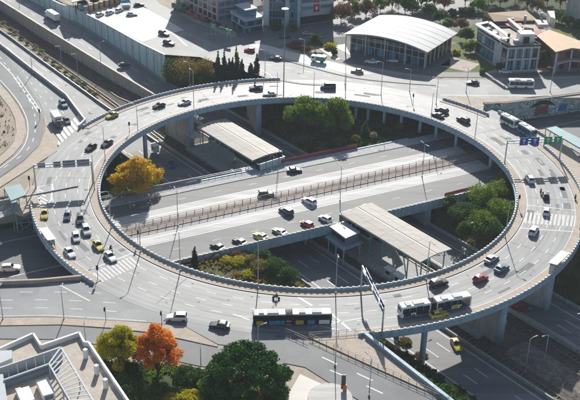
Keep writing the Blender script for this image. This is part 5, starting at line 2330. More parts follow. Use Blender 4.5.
def tree(name, label, px, py, h, w, fol, zg=None, n=5000, leaf=.5, trunk=.28, group=None, shape='round', xy=None, cat='tree'):
    TSEED[0] += 1
    rr = random.Random(TSEED[0])
    if xy is None:
        z = 0.0 if zg is None else zg
        for _ in range(6):
            x, y = at(px, py, z)
            if zg is None:
                z = ground_z(x, y)
    else:
        x, y = xy
        z = ground_z(x, y) if zg is None else zg
    t = thing(name, label, cat, (x, y, z), 0, group)
    cl, tips = [], []
    th = h * trunk
    if shape == 'round':
        k = 26
        for i in range(k):
            a = i * 2.4 + rr.uniform(-.5, .5)
            q = (i + .5) / k
            rad_ = w / 2 * .80 * math.sqrt(q) * rr.uniform(.85, 1.1)
            zz_ = th + (h - th) * (.14 + .70 * math.sqrt(max(0, 1 - q * .9)) * rr.uniform(.35, 1.12))
            s = w * rr.uniform(.10, .19)
            cl.append((rad_ * math.cos(a), rad_ * math.sin(a), zz_, s * rr.uniform(.8, 1.2), s * rr.uniform(.8, 1.2), s * rr.uniform(.6, .95)))
        cl.append((0, 0, th + (h - th) * .8, w * .15, w * .15, (h - th) * .16))
        tips = [(c[0], c[1], c[2]) for c in cl[::2]]
    elif shape == 'ovate':        # upright autumn tree
        k = 16
        for i in range(k):
            q = (i + .5) / k
            a = i * 2.4 + rr.random()
            env = math.sin(math.pi * min(1, .16 + q * .84)) ** .7
            rad_ = w / 2 * .62 * env * rr.uniform(.5, 1)
            zz_ = th + (h - th) * (.08 + .84 * q)
            s = w * rr.uniform(.15, .22)
            cl.append((rad_ * math.cos(a), rad_ * math.sin(a), zz_, s * .9, s * .9, s * 1.25))
        tips = [(c[0], c[1], c[2]) for c in cl[::2]]
    elif shape == 'pine':
        k = 30
        for i in range(k):
            q = (i + .5) / k
            a = i * 2.399
            rad_ = w / 2 * .86 * math.sqrt(q)
            zz_ = h - (h - th) * .72 * (q ** 1.7) - (h - th) * .18 + rr.uniform(-.35, .35)
            s = w * rr.uniform(.085, .125)
            cl.append((rad_ * math.cos(a), rad_ * math.sin(a), zz_, s, s, s * .72))
        tips = [(c[0] * .85, c[1] * .85, c[2] - .4) for c in cl[::4]]
    elif shape == 'column':
        for i in range(9):
            q = (i + .5) / 9
            s = w / 2 * (1.0 - abs(q - .3) * .9) * (1 if q < .8 else .6)
            cl.append((rr.uniform(-.08, .08) * w, rr.uniform(-.08, .08) * w, h * (.06 + q * .92), s, s, h * .085))
        tips = [(0, 0, h * .8)]
    elif shape == 'cone':
        for i in range(9):
            q = (i + .5) / 9
            s = w / 2 * (1.05 - q)
            cl.append((rr.uniform(-.1, .1) * w * (1 - q), rr.uniform(-.1, .1) * w, h * (.1 + q * .88), s, s, h * .09))
        tips = [(0, 0, h * .85)]
    elif shape == 'bush':
        k = 9
        for i in range(k):
            a = i * 2.4
            q = (i + .5) / k
            s = w * rr.uniform(.16, .25)
            cl.append((w / 2 * .62 * math.sqrt(q) * math.cos(a), w / 2 * .62 * math.sqrt(q) * math.sin(a), h * rr.uniform(.35, .62) * (1.1 - .5 * q), s, s, h * rr.uniform(.24, .36)))
        tips = [(c[0], c[1], c[2]) for c in cl[::3]]
        th = h * .15
    # satellite tufts roughen the outline
    for c in list(cl):
        if shape in ('round', 'bush', 'ovate', 'pine'):
            for k in range(3):
                a, e = rr.uniform(0, 6.28), rr.uniform(-.2, 1.2)
                s = rr.uniform(.22, .42)
                cl.append((c[0] + c[3] * .95 * math.cos(a) * math.cos(e), c[1] + c[4] * .95 * math.sin(a) * math.cos(e), max(.2, c[2] + c[5] * .95 * math.sin(e)), c[3] * s, c[4] * s, c[5] * s))
    me = leaf_cloud(cl, int(n * 1.5), leaf * .8, seed=TSEED[0], upright=.3)
    me.materials.append(FOL[fol])
    o = link('crown', me, t, False)
    limbs(t, max(.3, th), tips, max(.06, h * .022))
    return t


tree('broad_tree', 'large round golden yellow tree inside the ring at left', 136, 193, 11.0, 14.8, 'gold', -6.9, 22000, .5, .04)
tree('broad_tree', 'bushy green tree behind the red mesh fence, left of two', 304, 129, 12.5, 13.5, 'green', -7.2, 11000, .55, .12)
tree('broad_tree', 'bushy yellowish green tree behind the red mesh fence, right of two', 334, 133, 12.5, 14, 'green', -7.2, 12000, .55, .12)
tree('conifer', 'small dark conical tree behind the white pampas bush', 365, 137, 6.5, 4.0, 'dark', -7, 2200, .4, .1, None, 'cone')
tree('shrub', 'pale cream pampas bush beside the red mesh fence', 373, 139, 3.2, 2.9, 'pale', -6.8, 900, .4, .1, None, 'bush', cat='shrub')
tree('shrub', 'dry ochre shrub left of the pampas bush', 356, 140.5, 2.4, 3.2, 'olive', -6.9, 700, .4, .1, None, 'bush', cat='shrub')
tree('shrub', 'pale dry shrub under the ring columns at the upper right', 399, 130, 3, 3.4, 'olive', -6.9, 700, .4, .1, None, 'bush', cat='shrub')
SH = [(481, 205, 7.5, 11, 'green', 'large leafy shrub with pale tips beside the short dark red fence'), (499, 218, 7, 11.5, 'green', 'bright green leafy shrub against the inner parapet at right'),
      (463, 217, 5.5, 10.5, 'dark', 'dark leafy shrub below the short dark red fence'), (480, 228, 6, 11.5, 'green', 'dark leafy shrub in the middle of the right thicket'),
      (466, 236, 4.5, 7, 'dark', 'dark leafy shrub beside the cutting street lamp'), (492, 236, 5, 9, 'dark', 'dark leafy shrub in the lower corner of the right thicket'),
      (497, 200, 7, 10, 'green', 'leafy green shrub at the top of the right thicket'), (503, 190, 6.5, 8, 'olive', 'olive green shrub under the blue sign gantry foot'),
      (450, 208, 4.5, 6, 'dark', 'small dark shrub next to the blue bridge abutment'), (512, 205, 5, 6, 'green', 'yellow green shrub squeezed against the right parapet')]
for x, y, h, w, f, lb in SH:
    tree('shrub', lb, x, y, h, w, f, -7.5, 4200, .45, .1, 'thicket inside the ring at right', 'bush', cat='shrub')
for x, y, h, w, f, lb, n in [(275, 272, 4.5, 7.5, 'dark', 'dark green shrub at the edge of the motorway below the abutment', 3500), (287, 281, 4, 6.5, 'dark', 'dark green shrub close to the near inner parapet', 3000),
                             (262, 271, 3.2, 7, 'olive', 'yellow ochre shrub right of the tall double street lamp', 2600), (253, 263, 2.4, 5, 'olive', 'ochre shrub behind the tall double street lamp', 1600),
                             (240, 263, 1.8, 5.5, 'yellow', 'low yellow green shrub left of the tall double street lamp', 1500), (227, 262, 1.6, 5, 'yellow', 'low yellow green shrub right of the small cypress', 1400),
                             (216, 258, 1.8, 3.5, 'pale', 'pale dry shrub between the small cypress and the avenue', 800), (262, 258, 3, 5, 'dark', 'dark shrub in the shade of the bridge abutment', 1500),
                             (236, 257, 2, 4, 'rust', 'brown shrub under the avenue parapet', 900), (249, 276, 1.6, 5, 'yellow', 'low green shrub at the inner parapet by the double lamp', 1200)]:
    tree('shrub', lb, x, y, h, w, f, -7, n, .4, .1, 'shrubs inside the ring at lower left', 'bush', cat='shrub')
tree('cypress', 'small dark cypress inside the ring beside the avenue parapet', 195, 268, 6.5, 2.0, 'cypress', -6.9, 1800, .35, .05, None, 'column')
CY = [(218, 78, 9.5, 'leftmost slim cypress of the row behind the ring'), (224.5, 78, 9.5, 'second cypress from the left in the row behind the ring'), (229.5, 77.5, 7.0, 'short cypress third from the left in the row'),
      (232.5, 77, 7.0, 'short cypress fourth from the left in the row'), (236.8, 77, 11, 'tallest cypress of the row behind the ring'), (242, 76, 6.0, 'broader short cypress right of the tallest one'),
      (251, 75, 4.5, 'smallest cypress of the row behind the ring'), (256.5, 74.5, 7.5, 'rightmost cypress of the row behind the ring')]
for x, y, h, lb in CY:
    tree('cypress', lb, x, y + 3, h * 1.1 + 1, 2.5, 'cypress', -2.0, 3200, .4, .05, 'row of cypresses behind the ring', 'column')
for x, y, h, w, f, lb in [(184, 80, 11, 15, 'olive', 'large olive brown bush on the bank behind the noise wall end'), (203, 80, 9, 11, 'olive', 'olive bush left of the cypress row'),
                          (172, 80, 9, 9, 'dark', 'dark green bush at the end of the noise wall'), (195, 84, 5, 8, 'dark', 'dark green bush low on the shaded bank'), (211, 82, 4.5, 6, 'dark', 'dark bush at the foot of the leftmost cypress')]:
    tree('shrub', lb, x, y, h, w, f, -5, 3600, .5, .1, 'bushes on the bank beyond the ring', 'bush', cat='shrub')
# foreground
tree('broad_tree', 'yellow green autumn tree at the bottom left', 121, 372, 12.3, 10.4, 'yellow', 0, 19000, .42, .05, None, 'round')
tree('broad_tree', 'orange red autumn tree at the bottom left', 158, 374, 13.2, 10.4, 'orange', 0, 20000, .42, .05, None, 'round')
tree('umbrella_pine', 'dense dark green umbrella pine at the bottom centre', 247, 402, 12.3, 18.5, 'pine', 0, 26000, .5, .30, None, 'pine')
for x, y, h, w, f, lb in [(122, 397, 5.5, 9.5, 'dark', 'dark green shrub under the yellow autumn tree'), (140, 404, 5.5, 9, 'dark', 'dark green shrub under the orange autumn tree'),
                          (104, 375, 5, 6.5, 'dark', 'dark green shrub beside the white roof parapet'), (130, 378, 4.5, 7, 'dark', 'dark green shrub between the two autumn trees'),
                          (185, 376, 2.2, 6.5, 'dark', 'low dark hedge shrub right of the orange tree'), (198, 381, 2.4, 6, 'dark', 'low dark hedge shrub nearer the umbrella pine'),
                          (209, 392, 4.2, 5.5, 'green', 'leafy green shrub at the left foot of the umbrella pine'), (222, 398, 4.2, 6, 'dark', 'dark shrub in the shade of the umbrella pine'),
                          (190, 402, 2.0, 6, 'yellow', 'low yellow green shrub at the bottom edge'), (172, 404, 1.6, 6, 'yellow', 'low sunlit yellow shrub right of the orange tree foot'),
                          (275, 402, 2.6, 5, 'dark', 'dark shrub right of the pine trunk'), (263, 398, 2.2, 4, 'rust', 'reddish shrub right of the pine trunk'), (270, 392, 1.8, 3, 'pale', 'pale flowering shrub at the right foot of the pine'),
                          (283, 396, 1.5, 2.6, 'pale', 'pale rockery shrub at the plaza corner')]:
    tree('shrub', lb, x, y, h, w, f, 0, 3800, .38, .1, 'shrubs at the foot of the autumn trees', 'bush', cat='shrub')
tree('cypress', 'slim dark cypress left of the yellow autumn tree', 104, 345, 3.2, 1.0, 'cypress', 0, 700, .25, .05, None, 'column')
# planted slope at bottom right
for x, y, h, w, f, lb in [(392, 350, 2, 3.6, 'rust', 'brown shrub at the top of the planted slope'), (406, 358, 2.2, 4.4, 'dark', 'dark shrub at the top of the planted slope'), (420, 370, 2.2, 4.6, 'dark', 'dark shrub halfway down the planted slope'),
                          (428, 372, 2.4, 5, 'dark', 'dark shrub beside the sunlit motorway patch'), (441, 384, 2.2, 5, 'dark', 'dark shrub below the sunlit motorway patch'), (456, 392, 2.2, 5, 'dark', 'dark shrub near the bottom edge, upper of two'),
                          (470, 400, 2.2, 5, 'dark', 'dark shrub near the bottom edge, lower of two'), (447, 391, 2.2, 4.8, 'dark', 'dark shrub between the blue wall and the motorway'), (405, 345, 2.0, 4, 'olive', 'ochre shrub under the ring at the planted slope'),
                          (464, 403, 2.2, 5, 'dark', 'dark shrub at the bottom edge beside the blue wall'), (420, 358, 1.6, 4, 'rust', 'reddish shrub beside the ring pier'), (413, 362, 2.2, 4.6, 'dark', 'dark shrub just left of the ring pier foot'), (434, 379, 2.2, 4.8, 'dark', 'dark shrub at the left corner of the sunlit motorway patch'), (461, 397, 2, 4.4, 'olive', 'olive shrub near the bottom edge by the motorway')]:
    tree('shrub', lb, x, y, h, w, f, None, 2000, .4, .1, 'shrubs on the slope beside the motorway', 'bush', cat='shrub')
# top of the picture
for x, y, h, w, f, lb, n in [(341, 22, 8, 11, 'rust', 'reddish brown autumn tree left of the arched hall', 3800), (366, 17, 8, 10, 'rust', 'brown autumn tree behind the left of the arched hall', 3200), (354, 16, 7, 7, 'green', 'green tree between the two brown autumn trees', 2200),
                             (380, 12, 7, 9, 'green', 'green tree behind the middle of the arched hall', 2500), (315, 50, 6, 6.5, 'dark', 'round dark green bush on the island left of the arched hall', 2600), (405, 12, 9, 11, 'dark', 'dark green tree behind the arched hall', 3200),
                             (421, 8, 10, 11, 'dark', 'tall dark tree at the top behind the arched hall', 3200), (444, 10, 8, 9, 'rust', 'rusty tree at the top right of the arched hall', 2500), (434, 6, 9, 9, 'dark', 'dark tree behind the rusty tree at the top', 2500),
                             (453, 16, 4, 5, 'dark', 'small round bush behind the tan roofed building, left of three', 1200), (462, 15, 4, 5, 'dark', 'small round bush behind the tan roofed building, middle of three', 1200), (470, 15, 4, 5, 'dark', 'small round bush behind the tan roofed building, right of three', 1200),
                             (478, 11, 6, 8, 'green', 'green tree above the three small round bushes', 2000), (500, 6, 8, 10, 'dark', 'dark tree above the tan roof', 2600), (527, 9, 9, 10, 'green', 'light green tree behind the tan roof', 2800), (537, 13, 7, 8, 'olive', 'olive tree behind the tan roof corner', 2000),
                             (547, 5, 8, 9, 'rust', 'reddish tree at the top near the grey tower', 2300), (556, 22, 5, 8, 'dark', 'dark hedge tree below the grey tower, left of three', 1800), (566, 26, 5, 8, 'dark', 'dark hedge tree below the grey tower, middle of three', 1800), (577, 31, 5, 8, 'dark', 'dark hedge tree below the grey tower, right of three', 1800),
                             (575, 12, 8, 9, 'dark', 'dark tree right of the grey tower', 2300), (500, 70, 3, 4, 'dark', 'small dark shrub on the lawn before the white framed building', 900), (482, 73.5, 2.2, 3, 'green', 'small green shrub at the road edge below the lawn', 700),
                             (545, 68, 7, 6.5, 'dark', 'dark green tree between the two roofed blocks', 2200), (556, 62, 5, 4.5, 'green', 'green climber tree at the corner of the right tan roof', 1500), (577, 64, 6, 5, 'green', 'green tree before the right tan roof', 1600),
                             (456, 54, 2, 4, 'yellow', 'yellow shrub on the lawn beside the hall', 900), (330, 48, 2.2, 6, 'yellow', 'yellow green shrub bed before the arched hall', 1200), (334, 55, 3, 3, 'dark', 'small dark shrub at the hall driveway', 900),
                             (296, 47, 2.4, 8, 'rust', 'brick red shrub bed on the traffic island', 1400), (304, 50, 2.4, 6, 'rust', 'reddish shrub bed right end of the traffic island', 1100), (240, 24, 4, 5, 'dark', 'dark shrub beside the low glass building', 1200),
                             (275, 30, 4, 5, 'dark', 'dark shrub below the tall glass building, left of two', 1200), (292, 31, 4, 4, 'green', 'green shrub below the tall glass building, right of two', 1200), (83, 7, 4.5, 4, 'dark', 'dark potted tree at the cafe, left of two', 1000), (95, 6, 4.5, 4, 'dark', 'dark potted tree at the cafe, right of two', 1000),
                             (262, 4, 7, 6, 'rust', 'orange autumn tree at the top behind the low glass building', 1600), (560, 8, 9, 9, 'dark', 'dark tree left of the grey tower', 2300), (330, 6, 8, 9, 'dark', 'dark green tree at the top beside the pale building', 2300), (352, 7, 8, 9, 'green', 'green tree at the top between the brown autumn trees', 2300),
                             (392, 9, 8, 9, 'green', 'green tree at the top left of the dark hall tree', 2300), (412, 14, 6, 8, 'green', 'low green tree right behind the hall roof', 1800), (429, 15, 5, 8, 'dark', 'low dark tree right behind the hall roof', 1800), (440, 22, 5, 7, 'dark', 'dark tree between the hall and the tan roof', 1700),
                             (448, 30, 5, 6, 'green', 'green tree beside the right corner of the hall', 1600), (466, 42, 6, 7, 'dark', 'dark tree left of the white framed building', 2000), (470, 52, 5, 6, 'green', 'green tree at the left foot of the white framed building', 1700), (461, 30, 5, 7, 'rust', 'brown tree left of the tan roof', 1700),
                             (488, 3, 9, 10, 'green', 'green tree at the very top left of the dark tree', 2300), (575, 4, 9, 10, 'green', 'green tree at the top right corner', 2300), (465, 5, 9, 9, 'dark', 'dark tree at the very top above the round bushes', 2300), (515, 3, 9, 10, 'dark', 'dark tree at the very top above the light green tree', 2300)]:
    tree('broad_tree' if h > 4.2 else 'shrub', lb, x, y, h, w, f, 0, n, .62, .16, None, 'round' if h > 4.2 else 'bush', cat='tree' if h > 4.2 else 'shrub')
ORD = 'first second third fourth fifth sixth seventh eighth ninth tenth eleventh twelfth thirteenth fourteenth fifteenth sixteenth'.split()
KINDS = ['ochre', 'green', 'pale dry', 'dark green', 'dry ochre']
# brush between railway and motorway at top left
for i in range(16):
    t_ = i / 15
    x, y = 4 + 92 * t_ + random.uniform(-1, 1), 25 + 72 * t_ + random.uniform(-1.5, 1.5)
    q = atp(x, y, lambda yy: zc(yy) - .5)
    f = ['olive', 'green', 'pale', 'dark', 'olive'][i % 5]
    tree('shrub', f'{KINDS[i % 5]} shrub on the brush strip by the railway, {ORD[i]} from the top', 0, 0, random.uniform(1.2, 2.2), random.uniform(2.5, 4), f, q[2], 500, .4, .1, 'scrub along the railway at top left', 'bush', xy=(q[0], q[1]), cat='shrub')

# rough grass and weeds on the banks and verges
def ground_cover(name, test, n, size, fol, box, seed, zoff=.0, zf=None):
    g = np.random.default_rng(seed)
    x = g.uniform(box[0], box[1], n * 4)
    y = g.uniform(box[2], box[3], n * 4)
    clump = np.sin(x * .9 + 1.7 * np.sin(y * .6)) + np.sin(y * .8 + 1.3 * np.sin(x * .5)) + g.normal(size=x.size) * .7
    keep = test(x, y) & (clump > .1)
    x, y = x[keep][:n], y[keep][:n]
    if zf is None:
        ii = np.clip(np.round((x - gx[0]) / STEP).astype(int), 0, nx - 1)
        jj = np.clip(np.round((y - gy[0]) / STEP).astype(int), 0, ny - 1)
        z = GZ[jj, ii]
    else:
        z = np.full(x.size, zf)
    P = np.stack([x, y, z + zoff], 1)
    k = len(P)
    a = g.uniform(0, 6.28, k)
    s = (size * (.5 + g.random(k)))[:, None]
    t_ = np.stack([np.cos(a), np.sin(a), np.zeros(k)], 1) * s * .5
    u_ = np.stack([g.normal(size=k) * .5, g.normal(size=k) * .5, np.ones(k)], 1) * s
    V = np.stack([P - t_, P + t_, P + t_ * .6 + u_, P - t_ * .6 + u_], 1).reshape(-1, 3)
    me = bpy.data.meshes.new(name)
    me.vertices.add(4 * k)
    me.vertices.foreach_set('co', V.ravel().astype(np.float32))
    me.loops.add(4 * k)
    me.loops.foreach_set('vertex_index', np.arange(4 * k, dtype=np.int32))
    me.polygons.add(k)
    me.polygons.foreach_set('loop_start', np.arange(0, 4 * k, 4, dtype=np.int32))
    me.polygons.foreach_set('loop_total', np.full(k, 4, np.int32))
    me.update(calc_edges=True)
    me.materials.append(FOL[fol])
    return tag(link(name, me), kind='stuff')


def in_void(x, y):
    w_ = x * AT_N.x + y * AT_N.y
    v_ = x * K_N.x + y * K_N.y
    return (np.hypot(x, y) < 77) & ((w_ < -24) | (w_ > 29)) & ((v_ < -20) | (v_ > 24.5))


ground_cover('grass', lambda x, y: in_void(x, y) & (y < -5), 16000, .55, 'olive', (-70, 70, -75, 0), 5)
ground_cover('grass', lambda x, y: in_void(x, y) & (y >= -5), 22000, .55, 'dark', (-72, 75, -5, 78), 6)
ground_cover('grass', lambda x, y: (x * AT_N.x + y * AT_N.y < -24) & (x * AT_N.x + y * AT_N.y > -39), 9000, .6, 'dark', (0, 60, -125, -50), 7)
LAWN = ats([(90, 362), (150, 360), (205, 372), (262, 378), (285, 380), (285, 412), (100, 412)], 0)
ground_cover('grass', lambda x, y: inside(x, y, LAWN), 12000, .4, 'green', (-60, 5, -118, -80), 8, zf=-.06)
ground_cover('grass', lambda x, y: (x * AT_N.x + y * AT_N.y > 30) & (y < 100) & (np.hypot(x, y) > 80) & (x < 0) & (GZ[np.clip(np.round((y - gy[0]) / STEP).astype(int), 0, ny - 1), np.clip(np.round((x - gx[0]) / STEP).astype(int), 0, nx - 1)] < -1.5), 9000, .6, 'dark', (-60, 0, 60, 110), 9)

# ------------------------------------------------------------------ buildings
def vsub(a, b):
    return (a[0] - b[0], a[1] - b[1])


class Facade:
    """a wall between two plan points with pieces set on it"""

    def __init__(self, a, b, z0, z1):
        self.a, self.b = Vector(a), Vector(b)
        self.d = (self.b - self.a)
        self.L = self.d.length
        self.d.normalize()
        self.n = Vector((self.d.y, -self.d.x))
        self.z0, self.z1 = z0, z1

    def pt(self, s, z, o=0):
        q = self.a + self.d * s + self.n * o
        return (q.x, q.y, z)

    def slab(self, s0, s1, z0, z1, o0, o1):
        b = MB()
        V = [self.pt(s, z, o) for o in (o0, o1) for s, z in ((s0, z0), (s1, z0), (s1, z1), (s0, z1))]
        b.add(V, [(0, 1, 2, 3), (7, 6, 5, 4), (4, 5, 1, 0), (5, 6, 2, 1), (6, 7, 3, 2), (7, 4, 0, 3)])
        return b


def block(t, foot, h, m, z0=0.0, name='wall', roofm=None, par=.6):
    b = MB()
    b.prism(foot, z0 - .2, z0 + h)
    b.build(name, m, t)
    n = len(foot)
    a = sum(foot[i][0] * foot[(i + 1) % n][1] - foot[(i + 1) % n][0] * foot[i][1] for i in range(n))
    P = list(foot) if a > 0 else list(foot)[::-1]
    if par:
        b = MB()
        for i in range(n):
            p, q = P[i], P[(i + 1) % n]
            b.bar((p[0], p[1], z0 + h + par / 2), (q[0], q[1], z0 + h + par / 2), .35, par)
        b.build('parapet', m, t)
    if roofm:
        b = MB()
        b.sheet(P, z0 + h + .02)
        b.build('roof', roofm, t)
    return P


WR = random.Random(21)


def window_grid(t, fc, rows, cols, m, z0, dz, hh, s0=.6, gap=.35, frame=None):
    w = (fc.L - 2 * s0) / cols
    for r in range(rows):
        for c in range(cols):
            a, e = s0 + c * w + gap / 2, s0 + (c + 1) * w - gap / 2
            z = z0 + r * dz
            wm = m if WR.random() < .6 else M[WR.choice(['glass_dark', 'glass_blue', 'panel_grey', 'glass_blue', 'sign_back'])]
            f = fc.slab(a, e, z, z + hh, -.02, .05).build('window', wm, t, fix=True)
            if frame:
                fc.slab(a - .1, e + .1, z - .16, z - .01, -.02, .16).build('sill', frame, f, fix=True)


def quad(p, q, depth):
    """footprint behind the front edge p->q (seen from the camera), depth metres back"""
    p, q = Vector(p), Vector(q)
    d = (q - p).normalized()
    n = Vector((-d.y, d.x))
    if n.y < 0:
        n = -n
    r, s = q + n * depth, p + n * depth
    return [tuple(p), tuple(q), tuple(r), tuple(s)]


# pinkish facade block at the top
p, q = at(176, 4), at(217.5, 24)
t = thing('office_building', 'pinkish panelled building with tall dark window strips at the top', 'building', (*p, 0))
F_ = quad(p, q, 18)
block(t, F_, 19, M['pink_panel'])
fc = Facade(p, q, 0, 19)
window_grid(t, fc, 6, 9, M['glass_dark'], 1.2, 3.0, 2.2, .5, 1.0, M['offwhite'])
fc = Facade(q, F_[2], 0, 19)
window_grid(t, fc, 6, 5, M['glass_blue'], 1.0, 3.0, 2.0, .4, .5, M['offwhite'])
# low glass building
p, q, r = at(231, 25.5), at(245, 34.5), at(262.5, 31)
back = (q[0] + (r[0] - q[0]) + (p[0] - q[0]), r[1] + p[1] - q[1])
t = thing('glass_pavilion', 'low blue glass building with a pale roof edge at the top', 'building', (*q, 0))
F_ = [p, q, r, back]
block(t, F_, 5.4, M['glass_blue'], par=0)
for z, hh, o in ((5.4, .9, .5), (2.6, .35, .15)):
    b = MB()
    c = Vector((sum(v[0] for v in F_) / 4, sum(v[1] for v in F_) / 4))
    b.prism([tuple(c + (Vector(v) - c) * (1.0 + o * .12)) for v in F_], z, z + hh)
    b.build('roof_slab' if z > 4 else 'floor_band', M['panel_grey'], t)
c2 = [tuple(c + (Vector(v) - c) * .62) for v in F_]
b = MB()
b.prism(c2, 6.3, 9.0)
b.build('penthouse', M['glass_blue'], t)
b = MB()
b.prism([tuple(c + (Vector(v) - c) * .7) for v in F_], 9.0, 9.35)
b.build('penthouse_roof', M['offwhite'], t)
for a_, e_ in ((p, q), (q, r)):
    fc = Facade(a_, e_, 0, 5)
    window_grid(t, fc, 2, 6, M['glass_dark'], .4, 2.7, 1.9, .3, .3)
# tall blue glass block
p, q = at(263, 25), at(300, 27)
t = thing('office_building', 'tall blue glass building with a white panel strip at the top centre', 'building', (*p, 0))
F_ = quad(p, q, 16)
block(t, F_, 24, M['glass_blue'])
fc = Facade(p, q, 0, 24)
for k, (s0, s1) in enumerate(((.0, .16), (.60, .70), (.92, 1.0))):
    fc.slab(fc.L * s0, fc.L * s1, 0, 24, -.02, .3).build('panel_strip', M['panel_grey'] if k else M['offwhite'], t, fix=True)
for r_ in range(7):
    fc.slab(0, fc.L, 3.3 * (r_ + 1), 3.3 * (r_ + 1) + .35, -.02, .12).build('spandrel', M['sign_back'], t, fix=True)
window_grid(t, fc, 7, 8, M['glass_dark'], .4, 3.3, 2.4, fc.L * .17, .5)
fc = Facade(q, F_[2], 0, 24)
window_grid(t, fc, 7, 5, M['glass_dark'], .4, 3.3, 2.4, .5, .5)
# pale block with magenta signs
p, q = at(300.5, 25), at(333, 21)
t = thing('office_building', 'pale blue grey building with two magenta signs at the top', 'building', (*p, 0))
F_ = quad(p, q, 16)
block(t, F_, 18, M['panel_grey'])
fc = Facade(p, q, 0, 18)
fc.slab(0, fc.L, .2, 3.4, -.02, .06).build('shopfront', M['glass_dark'], t, fix=True)
for z in (6.2, 9.2, 12.4):
    fc.slab(.4, fc.L * .36, z, z + 1.4, -.02, .06).build('window', M['glass_blue'], t, fix=True)
    fc.slab(fc.L * .60, fc.L - .4, z, z + 1.4, -.02, .06).build('window', M['glass_blue'], t, fix=True)
for z in (4.9, 9.0):
    s_ = fc.slab(fc.L * .38, fc.L * .56, z, z + 3.2, -.02, .2).build('sign_panel', M['magenta'], t, fix=True)
    m_ = fc.slab(fc.L * .45, fc.L * .49, z + .9, z + 2.3, .21, .25)
    m2 = fc.slab(fc.L * .43, fc.L * .51, z + 1.4, z + 1.8, .255, .28)
    m_.add(m2.v, m2.f)
    tag(m_.build('sign_mark', M['sign_white'], s_, fix=True), kind='stuff')
fc = Facade(q, F_[2], 0, 18)
window_grid(t, fc, 5, 4, M['glass_dark'], .6, 3.3, 2.0, .6, .9)

# arched hall
M['hall_roof'] = mat('white_sheet_roof', (.66, .65, .62), .75, .06, .2)
FL, FR, BR, BL = [Vector(at3(x, y, 6.6)) for x, y in ((343, 35), (427.5, 53), (458, 33.5), (379, 16))]
t = thing('arched_hall', 'large hall with a pale arched roof and dark glass front', 'building', (FL.x, FL.y, 0))
NA = 20


def arch(u, v, off=0):
    p = FL.lerp(FR, u).lerp(BL.lerp(BR, u), v)
    p.z += 2.3 * (1 - (2 * u - 1) ** 2) + off
    return p


for j in range(6):
    v0, v1 = j / 6, (j + 1) / 6 - .008
    b = MB()
    V = []
    for i in range(NA + 1):
        u = i / NA
        V += [arch(u, v0, .28), arch(u, v1, .28), arch(u, v1, 0), arch(u, v0, 0)]
    F2 = []
    for i in range(NA):
        for k in range(4):
            l = (k + 1) % 4
            F2.append((i * 4 + k, i * 4 + l, i * 4 + 4 + l, i * 4 + 4 + k))
    F2 += [(0, 1, 2, 3), tuple(range(NA * 4, NA * 4 + 4))]
    b.add(V, F2)
    b.build('roof_panel', M['hall_roof'], t, fix=True)
for j in range(7):
    b = MB()
    for i in range(NA):
        b.bar(arch(i / NA, min(.995, j / 6), .28), arch((i + 1) / NA, min(.995, j / 6), .28), .3, .12)
    b.build('roof_rib', M['panel_grey'], t)
inset = [FL.lerp(FR, .05).lerp(BL.lerp(BR, .05), .10), FL.lerp(FR, .95).lerp(BL.lerp(BR, .95), .10), FL.lerp(FR, .95).lerp(BL.lerp(BR, .95), .93), FL.lerp(FR, .05).lerp(BL.lerp(BR, .05), .93)]
b = MB()
b.prism([(v.x, v.y) for v in inset], -.2, 6.7)
b.build('glass_wall', M['glass_dark'], t)
fc = Facade((inset[0].x, inset[0].y), (inset[1].x, inset[1].y), 0, 6.5)
for i in range(13):
    s = .2 + (fc.L - .6) * i / 12
    fc.slab(s, s + .22, 0, 6.7, -.01, .2).build('mullion', M['steel'], t, fix=True)
for z in (3.0, 5.4):
    fc.slab(0, fc.L, z, z + .25, -.01, .26).build('transom', M['steel'], t, fix=True)
for i in range(6):
    s = fc.L * (.06 + .155 * i)
    fc.slab(s, s + fc.L * .09, .15, 2.6, -.01, .12).build('shop_window', M['glass_blue'], t, fix=True)
fc2 = Facade((inset[1].x, inset[1].y), (inset[2].x, inset[2].y), 0, 6.5)
for i in range(7):
    s = .2 + (fc2.L - .6) * i / 6
    fc2.slab(s, s + .3, 0, 6.7, -.01, .3).build('mullion', M['offwhite'], t, fix=True)
for u in (.03, .27, .5, .74, .97):
    for v in (.02,):
        q = arch(u, v, 0)
        b = MB()
        b.tube((q.x, q.y, 0), (q.x, q.y, q.z), .22, n=8)
        b.build('column', M['panel_grey'], t)
b = MB()
for u in (.03, .27, .5, .74):
    q0, q1 = arch(u, .02, -.3), arch(u + .235, .02, -.3)
    b.bar(q0, q1, .25, .4)
b.build('front_beam', M['sign_back'], t)
for s in (.15, .4, .62, .84):
    q = Vector(fc.pt(fc.L * s, 0, 2.2))
    pl = None

# white framed building with roof terrace
P0, P1 = at(504.5, 72), at(537, 70.5)
L0 = at(475, 52.5)
t = thing('office_building', 'white framed glass building with a roof terrace at the upper right', 'building', (*P0, 0))
R0 = (P1[0] + L0[0] - P0[0], P1[1] + L0[1] - P0[1])
F_ = [P0, P1, R0, L0]
HH = 9.6
block(t, F_, HH, M['glass_dark'], roofm=M['terrace'], par=.7)
fcs = [Facade(P0, P1, 0, HH), Facade(L0, P0, 0, HH)]
for fc in fcs:
    for z in (0, 4.5, 8.9):
        fc.slab(0, fc.L, z, z + .7, -.02, .3).build('floor_band', M['steel'], t, fix=True)
fc = fcs[0]
for k in range(5):
    s = k * (fc.L - .9) / 4
    fc.slab(s, s + .7, 0, 9, .0, .36).build('column', M['steel'], t, fix=True)
window_grid(t, fc, 2, 8, M['glass_blue'], 1.0, 4.5, 3.2, .9, .5)
fc = fcs[1]
fc.slab(fc.L * .62, fc.L * .86, 0, 9.0, -.02, .4).build('wall_panel', M['panel_grey'], t, fix=True)
window_grid(t, fc, 2, 7, M['glass_blue'], 1.0, 4.5, 3.0, .6, .5)
